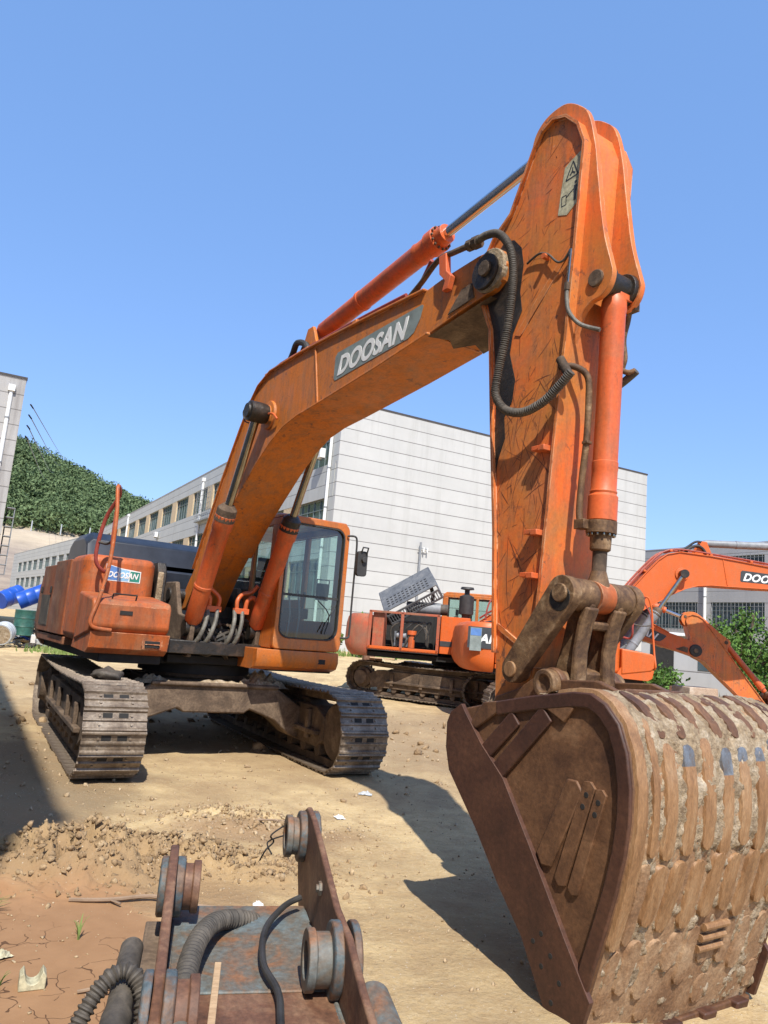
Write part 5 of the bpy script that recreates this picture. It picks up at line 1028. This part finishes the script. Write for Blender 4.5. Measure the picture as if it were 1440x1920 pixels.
z2 = k.n('ShaderNodeMapRange'); k.l(s_.outputs['Z'], z2.inputs[0]); z2.inputs[1].default_value = 26.0; z2.inputs[2].default_value = 27.5
k.l(k.mix(z2.outputs[0], bankc, k.mix(k.noise(v, 0.8, 5, 0.6), (0.05, 0.075, 0.02), (0.14, 0.16, 0.05))), k.b.inputs['Base Color']); k.bump(k.noise(v, 1.6, 7, 0.7), 0.7, 0.4); hill.data.materials.append(m)
def leaf_mat(name, dark_, mid, light):
    m = mat(name, 0.75, 0, mid, 0.25); k = NT(m); v = k.coord(); oi = k.n('ShaderNodeNewGeometry')
    c = k.ramp(k.noise(v, 0.22 if 'wood' in name else 5, 4, 0.7), [(0.32, dark_), (0.5, mid), (0.68, light)])
    c = k.mix(k.math('MULTIPLY', oi.outputs['Random Per Island'], 0.6), c, light); k.l(c, k.b.inputs['Base Color'])
    k.b.inputs['Subsurface Weight'].default_value = 0.0; return m
M['wood_leaf'] = leaf_mat('wood_foliage', (0.036, 0.066, 0.030), (0.070, 0.115, 0.045), (0.16, 0.21, 0.09))  # distance haze painted in: green lightened and turned bluish
M['bush_leaf'] = leaf_mat('bush_foliage', (0.03, 0.07, 0.012), (0.06, 0.13, 0.02), (0.14, 0.24, 0.05))
M['weed_leaf'] = leaf_mat('weed_foliage', (0.07, 0.12, 0.025), (0.13, 0.20, 0.045), (0.24, 0.28, 0.10))
M['bark'] = plain('bark', (0.10, 0.07, 0.045), 0.9)
def cards(cent, size, rng_, nrm_up=0.3, aspect=1.7):
    """one small pointed leaf per centre, random attitude"""
    n = len(cent); a = rng_.normal(size=(n, 3)); a /= np.linalg.norm(a, axis=1, keepdims=True); b_ = rng_.normal(size=(n, 3)); b_[:, 2] += nrm_up; b_ -= a*(a*b_).sum(1, keepdims=True); b_ /= np.linalg.norm(b_, axis=1, keepdims=True)
    s = size*(0.6+0.8*rng_.random((n, 1))); V = np.stack([cent-a*s*aspect/2, cent-b_*s*0.42, cent+a*s*aspect/2, cent+b_*s*0.42], 1).reshape(-1, 3)
    return V, np.arange(4*n).reshape(-1, 4)
cs = []
hz = np.random.default_rng(3)
for i in range(2400):
    az = hz.uniform(-36, -6); d = hz.uniform(101.5, 172); r0 = hz.uniform(0.9, 2.3); h0 = float(hill_h(np.array([az]), np.array([d]))[0]); c0 = np.array([math.sin(R(az))*d*HS, math.cos(R(az))*d*HS, 1.65+(h0-1.65)*HS+r0*HS*0.5]); r0 *= HS; tone = hz.random()
    n_ = int(190*(r0/5)**1.6)+20; p = hz.normal(size=(n_, 3)); p /= np.linalg.norm(p, axis=1, keepdims=True); p *= (0.55+0.5*hz.random((n_, 1)))*(1+0.25*np.sin(p[:, :1]*5+i)); p[:, 2] *= 0.8; cs.append(c0+p*r0)
V, Q_ = cards(np.concatenate(cs), 0.72, hz); me = bpy.data.meshes.new('wood'); fast_mesh(me, V, Q_); me.materials.append(M['wood_leaf']); o = bpy.data.objects.new('wood', me); col.objects.link(o); tag(o, 'dense green wood covering the hillside', 'wood', None, 'stuff')
for i in range(9):
    az = -29+i*1.9; d = 99.5; b = MB(); b.cyl((0, 0, -0.3), (0, 0, 3.0), 0.2, m='lightgrey', seg=8); b.cyl((0, 0, 3.0), (0, 0, 3.2), 0.24, 0.08, m='lightgrey', seg=8)
    o = b.build('fence_post', None, loc=(math.sin(R(az))*d*HS, math.cos(R(az))*d*HS, 1.65+(float(hill_h(np.array([az]), np.array([d]))[0])-1.65)*HS)); tag(o, 'small pale fence post on top of the earth bank, '+['leftmost', 'second from left', 'third from left', 'fourth from left', 'fifth from left', 'sixth from left', 'seventh from left', 'eighth from left', 'rightmost'][i]+' of the row', 'fence post', 'fence posts on the bank')
for i, (px0, dz) in enumerate(((-20.9, 12.4), (-20.9, 11.7), (-20.9, 11.0), (-20.9, 10.4))):
    b = MB(); p0 = Vector((-20.5, 41.2, 12.9-0.62*i)); p1 = Vector((-170-3.0*i, 390, 81.5-4.0*i)); b.tube([p0, p0.lerp(p1, 0.33)-Vector((0, 0, 1.5)), p0.lerp(p1, 0.66)-Vector((0, 0, 1.6)), p1], 0.03, 'greymetal', 5, 8)
    b.cyl(p0-Vector((0.0, 0.1, 0)), p0+Vector((-0.06, 0.4, -0.08)), 0.04, m='dark', seg=8)
    o = b.build('power_line', None); tag(o, ['thin power line, highest of four running from the left building to the hill', 'thin power line, second from the top of four running to the hill', 'thin power line, third from the top of four running to the hill', 'thin power line, lowest of four running from the left building to the hill'][i], 'cable', 'power lines')

# ------------------------------------------------------------ plants
def bush(x, y, h, w, n, seed, label, leaf=0.11, m='bush_leaf', cat='bush', name='bush', stems=7, z=None):
    r_ = np.random.default_rng(seed); root = empty(name, (x, y, gz(x, y)-0.02 if z is None else z), 0, label, cat); b = MB(); cs = []
    for i in range(stems):
        a = 2*math.pi*i/stems+r_.uniform(-.4, .4); hh = h*r_.uniform(0.6, 1.0); ww = w*r_.uniform(0.25, 0.95)
        P = [Vector((0.04*math.cos(a), 0.04*math.sin(a), 0)), Vector((ww*0.3*math.cos(a), ww*0.3*math.sin(a), hh*0.45)), Vector((ww*0.75*math.cos(a+.3), ww*0.75*math.sin(a+.3), hh*0.8)), Vector((ww*math.cos(a+.4), ww*math.sin(a+.4), hh))]
        b.tube(P, 0.012*h+0.004, 'bark' if cat != 'weed' else m, 5, 4); S_ = smooth(P, 6)
        for j in range(n//stems):
            t = r_.random()**0.6; p = S_[min(int(t*(len(S_)-1)), len(S_)-1)]; sp = (0.08+0.20*h*t)*r_.random()**0.5*w/max(h, 0.3)*1.4; q_ = r_.normal(size=3); q_ /= np.linalg.norm(q_); cs.append(np.array(p)+q_*sp)
    b.build('stem', root); V, Q_ = cards(np.array(cs), leaf, r_); me = bpy.data.meshes.new('foliage'); fast_mesh(me, V, Q_); me.materials.append(M[m]); o = bpy.data.objects.new('foliage', me); col.objects.link(o); o.parent = root
    return root
bush(12.2, 25.0, 3.3, 1.5, 3600, 1, 'leafy young tree with open branches right of the lowered orange arm', 0.085, cat='tree', name='young_tree', stems=9)
bush(14.0, 26.0, 2.4, 1.8, 4000, 2, 'dense green bush at the right edge of the yard', 0.09)
bush(12.6, 23.6, 1.5, 1.5, 3500, 3, 'low round bush in front of the young tree', 0.08)
bush(9.9, 27.0, 1.3, 1.3, 2200, 4, 'low scrub between the two orange booms', 0.085)
bush(8.6, 28.5, 1.2, 1.6, 2200, 5, 'small scrub patch under the raised grey window wall', 0.085)
bush(-0.55, 37.4, 2.1, 0.75, 1300, 6, 'tall weedy shrub against the foot of the white gable', 0.15)
bush(1.1, 37.8, 1.2, 0.5, 180, 8, 'thin leafless looking shrub beside the taller shrub at the gable', 0.10)
bush(-1.9, 37.6, 1.3, 0.6, 420, 9, 'bright low weeds behind the cab', 0.13, 'weed_leaf')
def weed(x, y, h, w, n, seed, label, m='weed_leaf', name='weed'):
    r_ = np.random.default_rng(seed); V = []; F = []
    for i in range(n):
        a = r_.uniform(0, 2*math.pi); l_ = w*r_.uniform(0.3, 1); hh = h*r_.uniform(0.4, 1); wd = 0.006; px, py = -math.sin(a)*wd, math.cos(a)*wd
        for t in (0, 0.35, 0.7, 1.0):
            s = 1-t*0.8; cx, cy, cz = math.cos(a)*l_*t**1.5, math.sin(a)*l_*t**1.5, hh*(t-0.35*t*t*t); V += [(cx-px*s, cy-py*s, cz), (cx+px*s, cy+py*s, cz)]
        o_ = 8*i; F += [(o_+2*j, o_+2*j+1, o_+2*j+3, o_+2*j+2) for j in range(3)]
    b = MB(); b.add(V, F, m); o = b.build(name, None, loc=(x, y, gz(x, y))); tag(o, label, 'weed'); return o
weed(-1.98, 4.38, 0.12, 0.15, 34, 1, 'sprawling green weed tuft on the mud below the clod heap', 'weed_leaf')
weed(-1.38, 4.15, 0.20, 0.06, 7, 2, 'thin upright grass sprout growing from the smooth mud')
weed(-1.52, 3.62, 0.10, 0.07, 6, 3, 'tiny grass sprout by the pale plastic clamp')
weed(-2.2, 4.7, 0.12, 0.10, 14, 4, 'small weed at the left edge of the clod heap')
# grass at the foot of the wall and round the scrap: nobody could count it
r_ = np.random.default_rng(5); V = []; F = []
def tuft(x, y, n, h):
    z = gz(x, y)
    for i in range(n):
        a = r_.uniform(0, 6.28); ox, oy = x+r_.normal()*0.35, y+r_.normal()*0.35; hh = h*r_.uniform(.5, 1.1); l_ = 0.25*hh; o_ = len(V)
        V.extend([(ox-0.03, oy, z), (ox+0.03, oy, z), (ox+math.cos(a)*l_, oy+math.sin(a)*l_, z+hh)]); F.append((o_, o_+1, o_+2))
for i in range(34): t = r_.random()**1.6; tuft(-3.2+9*t+r_.normal()*0.3, 37.5+5*t+r_.normal()*0.5, 26, 0.4)
for i in range(5): tuft(-10.6+r_.normal()*0.35, 25.3+r_.normal()*0.4, 30, 0.28)
for i in range(60): tuft(11+r_.normal()*3, 25.5+r_.normal()*1.6, 26, 0.4)
me = bpy.data.meshes.new('grass'); me.from_pydata(V, [], F); me.materials.append(M['weed_leaf']); o = bpy.data.objects.new('grass', me); col.objects.link(o); tag(o, 'rough green grass at the foot of the walls', 'grass', None, 'stuff')
# ------------------------------------------------------------ the machines
big = excavator((-2.3535, 10.2024, 0.0), 147, 'big weathered orange excavator with its bucket resting in the foreground', -4.5, (-0.007, 0.05, 0), main=True)
def place(px, d, dz=0): return (px*d, d)
fresh = dict(body='orange_bright', boom='orange_bright', arm='orange_bright', cab='orange_bright', cw='orange_bright', cyl='orange_bright')
open_x = excavator((2.30, 20.5, gz(2.30, 20.5)+0.02), 99, 'orange excavator with its grey engine hood propped open and engine bay bare', -22, opened=True, boom_a=R(-22), arm_a=R(63), bkt_a=R(-5), arm_s=0.86, pal=dict(body='orange_bright', cw='red_old', cab='orange_cab', boom='orange_bright', arm='orange_arm'))
right_x = excavator((4.88, 17.8, gz(4.88, 17.8)), 91, 'bright orange excavator with grey cylinders and boom raised towards the right edge', 6, boom_a=R(-4.5), pal=dict(fresh, greycyl=True, skirt='lightgrey'))

open_x.scale = (0.95,)*3; right_x.scale = (0.95,)*3
# ------------------------------------------------------------ rusty bracket lying in front of the camera
br = empty('attachment_bracket', (-0.487, 2.145, 0.0), R(102.8), 'rusty blue steel attachment bracket with two pierced side plates lying in the foreground', 'attachment')
prof = [(-0.25, 0.30), (-0.25, 0.52), (0.02, 0.57), (0.25, 0.60), (0.50, 0.66), (0.75, 0.67), (0.98, 0.72), (1.15, 0.76), (1.45, 0.82), (1.62, 0.83), (1.72, 0.79), (1.80, 0.70), (1.80, 0.58), (1.70, 0.46), (1.60, 0.36), (1.35, 0.22), (-0.1, 0.2)]
prof = [(x, z-0.04) for x, z in prof]
b = MB(); b.prism(prof, -0.632, -0.605, 'rustred'); b.build('side_plate', br, bevel=0.008, bseg=3)
prof2 = [(x*0.80-0.02, z-0.06-0.02*x) for x, z in prof]
b = MB(); b.prism(prof2, -0.018, 0.018, 'rustred'); b.build('side_plate', br, bevel=0.008, bseg=3)
def boss(u, z, v, s, r=0.095, h=0.055, blue=0.122):
    b = MB(); b.lathe((u, v, z), (0, s, 0), [(0, blue), (0.028, blue), (0.034, blue*0.97), (0.036, r)], 'blueedge', 36); b.lathe((u, v+s*0.034, z), (0, s, 0), [(0, r*0.93), (h, r*0.93), (h, r*1.06), (h+0.03, r*1.06), (h+0.03, r*0.62), (0.0, r*0.6)], 'bluerust' if s > 0 else 'rustred', 36)
    b.lathe((u, v-s*0.036, z), (0, -s, 0), [(0, blue), (0.025, blue), (0.03, blue*0.9)], 'blueedge', 36)
    b.cyl((u, v+s*0.03, z), (u, v+s*0.04, z), r*0.6, m='dark', seg=24); b.build('pin_boss', br, bevel=0.004)
boss(1.62, 0.655, -0.605, 1, 0.09, 0.03, 0.115); boss(0.60, 0.51, -0.605, 1, 0.095, 0.055, 0.125)
boss(1.22, 0.55, -0.018, -1, 0.095, 0.035, 0.115); boss(0.32, 0.47, -0.018, -1, 0.105, 0.04, 0.125)
b = MB()
b.prism([(-0.3, 0.36), (0.62, 0.37), (0.64, 0.40), (-0.3, 0.39)], -0.60, -0.02, 'rustred'); b.prism([(0.62, 0.365), (1.40, 0.380), (1.41, 0.410), (0.63, 0.40)], -0.60, -0.02, 'bluerust'); b.prism([(1.40, 0.407), (1.43, 0.39), (1.50, 0.05), (1.46, 0.05)], -0.60, -0.02, 'bluerust')
b.prism([(-0.4, 0.392), (0.10, 0.398), (0.10, 0.41), (-0.4, 0.404)], -0.60, -0.02, 'bluerust'); b.box((0.62, -0.3, 0.402), (0.02, 0.56, 0.012), 'bluerust'); b.box((0.3, -0.62, 0.12), (1.9, 0.03, 0.24), 'bluerust'); b.box((0.55, 0.075, 0.18), (1.7, 0.02, 0.34), 'dirtysteel')
b.box((0.55, 0.035, 0.34), (1.7, 0.08, 0.02), 'dirtysteel')
b.build('base_plate', br, bevel=0.006)
b = MB()
for x_ in np.arange(-0.1, 1.36, 0.022):
    z_ = 0.392+0.006*min(1, max(0, x_)); b.cyl((x_, -0.598, z_), (x_+0.03, -0.593, z_+0.004), 0.008, m='bluerust', seg=6); b.cyl((x_, -0.028, z_), (x_+0.03, -0.030, z_+0.004), 0.008, m='bluerust', seg=6)
b.build('weld_seam', br)
for u_, z_ in ((1.05, 0.60), (0.15, 0.44)):
    b = MB(); b.lathe((u_, -0.605, z_), (0, 1, 0), [(0, 0.028), (0.012, 0.028), (0.012, 0.016), (0.022, 0.016)], 'bluerust', 6); b.build('bolt', br)
b = MB(); b.cyl((0.36, 0.112, 0.445), (0.80, 0.108, 0.475), 0.040, m='hose', seg=24); b.cyl((-0.2, 0.13, 0.40), (0.38, 0.112, 0.443), 0.046, m='hose', seg=24); b.cyl((0.80, 0.108, 0.475), (0.83, 0.108, 0.478), 0.038, 0.026, m='hose', seg=24); b.build('tube_end', br)
b = MB(); b.cyl((0.33, -0.665, 0.50), (0.05, -0.665, 0.48), 0.06, m='bluerust', seg=20); b.box((0.2, -0.70, 0.42), (0.4, 0.10, 0.05), 'blueedge'); b.build('outer_lug', br, bevel=0.006)
b = MB(); b.tube([(1.32, -0.40, 0.36), (1.22, -0.30, 0.42), (1.05, -0.19, 0.47), (0.80, -0.12, 0.50), (0.55, -0.085, 0.49), (0.25, -0.075, 0.47), (-0.2, -0.08, 0.44)], 0.034, 'hose', 16, 10, 0.26, 0.024)
o = b.build('corrugated_hose', None, loc=br.location, rotz=R(102.8)); tag(o, 'thick grey corrugated hose curving inside the rusty bracket', 'hose')
b = MB(); b.tube([(1.30, -0.56, 0.48), (1.22, -0.48, 0.47), (1.0, -0.385, 0.46), (0.75, -0.36, 0.44), (0.55, -0.395, 0.43), (0.35, -0.385, 0.425), (-0.1, -0.35, 0.42)], 0.013, 'rubber', 10, 8)
o = b.build('thin_hose', None, loc=br.location, rotz=R(102.8)); tag(o, 'thin black hose lying loose across the rusty plate', 'hose')
b = MB(); b.tube([(0.25, 0.36, 0.03), (0.33, 0.28, 0.25), (0.42, 0.22, 0.42), (0.47, 0.165, 0.505), (0.49, 0.11, 0.53), (0.47, 0.06, 0.50), (0.42, 0.035, 0.42), (0.40, 0.04, 0.25)], 0.025, 'hose', 16, 10, 0.28, 0.017)
o = b.build('corrugated_hose', None, loc=br.location, rotz=R(102.8)); tag(o, 'grey corrugated hose arching over the dark tube left of the bracket', 'hose')
b = MB(); b.box((0.28, -0.165, 0.43), (0.95, 0.024, 0.03), 'wood', Matrix.Rotation(R(-4), 3, 'Z')); o = b.build('wooden_stick', None, bevel=0.002, loc=br.location, rotz=R(102.8)); tag(o, 'pale raw wooden lath lying in the bracket beside the thick hose', 'stick')
b = MB(); b.tube([(1.62, -0.50, 0.70), (1.60, -0.44, 0.66), (1.64, -0.46, 0.62), (1.58, -0.42, 0.60), (1.62, -0.40, 0.54)], 0.004, 'dark', 6); b.tube([(1.60, -0.50, 0.66), (1.63, -0.43, 0.62), (1.58, -0.45, 0.58)], 0.004, 'dark', 6); b.build('binding_wire', br)

# ------------------------------------------------------------ small things on the ground
cl = MB(); cl.ring([(0.055*math.cos(a)*1.1, 0.0, 0.05*math.sin(a)+0.05) for a in np.linspace(0, 6.283, 16, endpoint=False)], [(0.032*math.cos(a), 0.0, 0.03*math.sin(a)+0.055) for a in np.linspace(0, 6.283, 16, endpoint=False)], (0, 0.07, 0), 'cream')
cl = MB(); pass
pr = [(0.055*math.cos(a), 0.05+0.0*a) for a in (0,)]
out2 = [(-0.055, 0.0), (0.055, 0.0), (0.055, 0.055), (0.04, 0.075), (0.03, 0.055)]+[(0.03*math.cos(a), 0.055-0.03*math.sin(a)) for a in np.linspace(0.2, math.pi-0.2, 8)]+[(-0.03, 0.055), (-0.04, 0.08), (-0.055, 0.06)]
cl.prism(out2, -0.04, 0.04, 'cream'); cl.build('pipe_clamp', None, bevel=0.004, loc=(-1.385, 3.63, gz(-1.385, 3.63)), rotz=R(25)); o = bpy.data.objects['pipe_clamp'] if 'pipe_clamp' in bpy.data.objects else None
o = [x for x in bpy.data.objects if x.name.startswith('pipe_clamp') and x.parent is None][0]; tag(o, 'cream plastic pipe clamp lying on the smooth brown mud', 'clamp'); o.name = 'plastic_clamp'
def twig(pts, r, label, m='twig'):
    b = MB(); b.tube([(x, y, gz(x, y)+z) for x, y, z in pts], r, m, 7, 5); b.tube([(pts[1][0], pts[1][1], gz(pts[1][0], pts[1][1])+pts[1][2]), (pts[1][0]+0.08, pts[1][1]-0.05, gz(pts[1][0], pts[1][1])+0.02)], r*0.6, m, 5, 3)
    o = b.build('twig', None); tag(o, label, 'twig')
twig([(-1.62, 4.62, .01), (-1.40, 4.66, .02), (-1.18, 4.74, .03), (-1.02, 4.70, .02), (-0.70, 4.62, .03), (-0.4, 4.66, .01)], 0.012, 'long pale root lying between the clod heap and the bracket')
twig([(-1.17, 3.60, .01), (-1.0, 3.66, .03), (-0.86, 3.72, .02)], 0.008, 'short broken twig left of the dark tube end')
twig([(-1.12, 3.55, .02), (-0.98, 3.62, .04), (-0.84, 3.66, .01)], 0.006, 'thin twig lying across the short broken twig')
twig([(-0.85, 6.6, .01), (-0.72, 6.62, .02), (-0.58, 6.70, .01)], 0.008, 'small bent stick on the sand between the crawlers')
twig([(-0.6, 6.35, .01), (-0.45, 6.34, .015), (-0.35, 6.38, .01)], 0.006, 'dry stalk beside the shallow damp hollow')
def crumple(x, y, w, h, seed, m, label, name, cat):
    r_ = np.random.default_rng(seed); n = 14; V = []
    for i in range(n):
        for j in range(n):
            a, b_ = (i/(n-1)-.5), (j/(n-1)-.5); V.append((a*w*(1+.3*r_.normal()*.3), b_*w*0.7, max(0.003, h*(1-3.2*(a*a+b_*b_)))*(0.5+0.9*abs(vnoise(i*0.8, j*0.8, seed)))+0.004*r_.random()))
    F = [(i*n+j, i*n+j+1, (i+1)*n+j+1, (i+1)*n+j) for i in range(n-1) for j in range(n-1)]; b = MB(); b.add(V, F, m); o = b.build(name, None, smooth_=False, loc=(x, y, gz(x, y)+0.004), rotz=seed); tag(o, label, cat); return o
crumple(-0.17, 7.05, 0.11, 0.025, 2, 'white', 'crumpled white plastic scrap on the sand in front of the crawlers', 'plastic_scrap', 'scrap')
crumple(0.05, 8.15, 0.14, 0.03, 3, 'lightgrey', 'torn grey plastic litter beside the right crawler', 'plastic_scrap', 'scrap')
crumple(-1.65, 3.88, 0.10, 0.03, 4, 'cream', 'curled dry leaf on the mud near the sprout', 'dry_leaf', 'leaf')
crumple(-2.05, 3.95, 0.10, 0.015, 5, 'cream', 'pale paper scrap at the left edge of the mud', 'paper_scrap', 'scrap')
crumple(-1.62, 3.66, 0.06, 0.01, 6, 'white', 'small white chip left of the plastic clamp', 'paper_scrap', 'scrap')
crumple(-0.55, 4.75, 0.09, 0.03, 8, 'white', 'white rubble flake behind the thick hose', 'paper_scrap', 'scrap')
def rock(x, y, r, seed, m, label, name='stone', cat='stone', z=None, flat=0.6, lump=0.3):
    bm = bmesh.new(); bmesh.ops.create_icosphere(bm, subdivisions=3, radius=r)
    for v in bm.verts: n = v.co.normalized(); f = 1+lump*float(fbm2(n.x*1.6+seed, n.y*1.6+n.z*1.9, 4, seed)); v.co = Vector((n.x*f*r, n.y*f*r, n.z*f*r*flat))
    me = bpy.data.meshes.new(name); bm.to_mesh(me); bm.free(); me.materials.append(M[m]); me.polygons.foreach_set('use_smooth', [True]*len(me.polygons)); o = bpy.data.objects.new(name, me); col.objects.link(o); o.location = (x, y, (gz(x, y) if z is None else z)+r*flat*0.5); tag(o, label, cat); return o
# lump of dirty cloth on the left crawler and rubble on the cross-member
o = rock(-2.83, 8.27, 0.15, 5, 'hose', 'bunched dusty sack lying on top of the left crawler', 'cloth_sack', 'sack', z=0.955, flat=0.5, lump=0.6)
# gravel: more bits than anyone could count
r_ = np.random.default_rng(9); V = []; F = []
ico = bmesh.new(); bmesh.ops.create_icosphere(ico, subdivisions=1, radius=1); iv = np.array([v.co[:] for v in ico.verts]); fi = np.array([[v.index for v in f.verts] for f in ico.faces]); ico.free()
def scatter(n, cx, cy, sx_, sy_, r0, r1, sink=0.3):
    xs = cx+r_.normal(size=n)*sx_; ys = cy+r_.normal(size=n)*sy_; ys = np.maximum(ys, 3.0); zs = ground_h(xs, ys)
    for x, y, z in zip(xs, ys, zs):
        r = r0+(r1-r0)*r_.random()**4; a = r_.normal(size=(3, 3)); qx, _ = np.linalg.qr(a); p = (iv*np.array([1, r_.uniform(.6, 1), r_.uniform(.4, .9)])*r*np.clip(1+0.34*r_.normal(size=(len(iv), 1)), .45, 1.8))@qx.T
        F.append(fi+sum(len(a_) for a_ in V[-0:])*0+len(iv)*len(V)); V.append(p+np.array([x, y, z+r*sink]))
def flush(name, label, m, cat):
    global V, F
    me = bpy.data.meshes.new(name); fast_mesh(me, np.concatenate(V), np.concatenate(F), 3); me.materials.append(M[m]); me.update(); o = bpy.data.objects.new(name, me); col.objects.link(o); tag(o, label, cat, None, 'stuff'); V = []; F = []
scatter(3200, 0.0, 6.0, 1.8, 1.8, 0.002, 0.013); scatter(1500, 1.0, 11, 4.0, 3.0, 0.006, 0.035); scatter(500, -0.9, 6.6, 0.5, 0.3, 0.006, 0.03); scatter(500, -3.8, 8.0, 1.2, 2.0, 0.008, 0.03)
flush('gravel', 'small stones and crumbs strewn over the dirt', 'brick_crumb' if 'brick_crumb' in M else 'caked', 'gravel')
for cx, cy, sx_, sy_, n in ((-1.85, 5.22, 0.36, 0.24, 750), (-1.15, 5.52, 0.42, 0.17, 520), (-0.55, 5.35, 0.25, 0.13, 150), (-1.05, 6.7, 0.28, 0.2, 160), (-2.3, 4.8, 0.2, 0.2, 110)): scatter(n*3, cx, cy, sx_, sy_, 0.004, 0.028, 0.1)
flush('dirt_clods', 'churned clods of dry earth heaped on the ground', 'clod', 'clods')
scatter(500, 4.2, 12.5, 3.5, 1.8, 0.02, 0.09, 0.2); scatter(250, -5.0, 15, 1.5, 3, 0.02, 0.09, 0.2)
flush('dirt_clods', 'churned clods of dry earth beyond the crawlers', 'clod', 'clods')

# ------------------------------------------------------------ scrap at the left, beyond the machine
def P2(px, py, d):   # helper table below is in metres already
    return None
def drum(x, y, z, ax, r, L_, m, label, open_end=False, name='drum'):
    b = MB(); a = Vector(ax).normalized(); p = Vector((0, 0, 0))
    pr = [(0, r*0.97), (0.02, r*1.02), (0.04, r), (L_*0.33, r), (L_*0.33+0.015, r*1.035), (L_*0.33+0.04, r), (L_*0.66, r), (L_*0.66+0.015, r*1.035), (L_*0.66+0.04, r), (L_-0.04, r), (L_-0.02, r*1.02), (L_, r*0.97)]
    b.lathe(p, a, pr, m, 28)
    if open_end: b.cyl(p-a*0.004, p+a*0.001, r*0.86, m='caked', seg=28)
    o = b.build(name, None, loc=(x, y, z)); tag(o, label, 'drum'); return o
drum(-12.75, 27.0, 1.78, (0.75, 0.3, 0.42), 0.30, 0.92, 'bluedrum', 'bright blue plastic drum lying tilted on top of the scrap heap', name='plastic_drum')
drum(-13.6, 27.4, 1.75, (0.3, 0.8, 0.35), 0.32, 0.9, 'bluedrum', 'blue plastic drum at the left edge of the scrap heap', name='plastic_drum')
drum(-11.95, 27.6, 1.45, (-0.2, 0.4, 0.9), 0.30, 0.55, 'bluedrum', 'short blue tub standing right of the tilted blue drum', name='plastic_tub')
drum(-12.15, 26.4, 0.62, (0, 0, 1), 0.33, 0.88, 'greendrum', 'dark green steel drum standing before the scrap heap')
drum(-12.45, 25.5, 0.62, (-0.15, 1, 0.25), 0.36, 0.42, 'lightgrey', 'grey steel drum on its side with its dented round end facing forward', True)
for i, (x, y, z, r) in enumerate(((-11.35, 27.2, 1.40, 0.24), (-11.15, 26.6, 1.05, 0.22))):
    b = MB(); b.lathe((0, 0, 0), (0.3, -0.8, 0.5), [(0, r), (0.05, r), (0.28, r*0.8), (0.3, r*0.5)], 'white', 20); o = b.build('plastic_bucket', None, loc=(x, y, z)); tag(o, ['white plastic bucket on the right side of the scrap heap', 'white plastic bucket low in front of the scrap heap'][i], 'bucket')
b = MB(); rr = random.Random(5)
for i in range(150):
    x, y = rr.gauss(0, 1.1), rr.gauss(0, 0.7); h_ = max(0.05, 0.95-0.35*abs(x)-0.3*abs(y)); c = (x, y, rr.uniform(0, h_)+0.1); q = Matrix.Rotation(rr.uniform(0, 3), 3, (rr.random(), rr.random(), rr.random())); mm = rr.choice(['dark', 'hose', 'lightgrey', 'white', 'dirtysteel', 'rail', 'greymetal', 'bluedrum', 'caked'])
    if i % 3: b.box(c, (rr.uniform(.08, .5), rr.uniform(.05, .3), rr.uniform(.02, .15)), mm, q)
    else: b.tube([Vector(c), Vector(c)+Vector((rr.uniform(-.5, .5), rr.uniform(-.3, .3), rr.uniform(-.1, .3))), Vector(c)+Vector((rr.uniform(-.8, .8), rr.uniform(-.3, .3), 0))], 0.03, mm, 6, 3)
o = b.build('scrap_heap', None, loc=(-12.3, 27.6, gz(-12.3, 27.6))); tag(o, 'untidy heap of mixed scrap under the blue drums', 'scrap heap', None, 'stuff')
b = MB(); 
for x, y, z, s in ((0, 0, 0.25, 0.5), (0.45, 0.3, 0.15, 0.3)): b.box((x, y, z), (s, s*0.6, s*0.7), 'rustred', Matrix.Rotation(0.3, 3, 'Z'))
b.box((0.6, 0, 0.3), (1.1, 0.5, 0.05), 'wood'); b.tube([(0.6, -0.3, 0.3), (0.8, -0.4, 0.1), (1.2, -0.3, 0.02)], 0.02, 'cream', 6)
o = b.build('crate_stack', None, loc=(-0.15, 33.5, gz(-0.15, 33.5)), bevel=0.01); tag(o, 'small rusty crates with a board on top near the gable foot', 'crates')
# things beyond the bucket on the right
def block(x, y, s, seed, label, m='brick'):
    b = MB(); b.box((0, 0, s[2]/2), s, m, None, 0.86); b.box((0.05, -s[1]/2, s[2]*0.35), (s[0]*0.5, 0.04, s[2]*0.1), 'bucket_dark'); o = b.build('concrete_block', None, bevel=0.05, loc=(x, y, gz(x, y)-0.03), rotz=seed); tag(o, label, 'block')
block(8.35, 19.6, (1.0, 0.8, 1.0), 0.3, 'broken stone block with rusty top just above the bucket back')
block(9.6, 23.5, (0.7, 0.6, 0.8), 0.8, 'weathered orange-brown block behind the broken stone block', 'rustred')
b = MB(); b.box((0, 0, 1.15), (3.6, 2.6, 2.3), 'wall_far'); b.box((0, 0, 2.36), (4.2, 3.1, 0.12), 'white'); b.box((-1.0, -1.31, 1.1), (0.9, 0.04, 1.9), 'dark'); b.box((0.8, -1.31, 1.4), (0.9, 0.04, 0.8), 'bglass')
o = b.build('site_shed', None, bevel=0.01, loc=(13.2, 31.5, 0.3), rotz=R(-25)); tag(o, 'small shed with a flat white roof behind the young tree', 'shed')
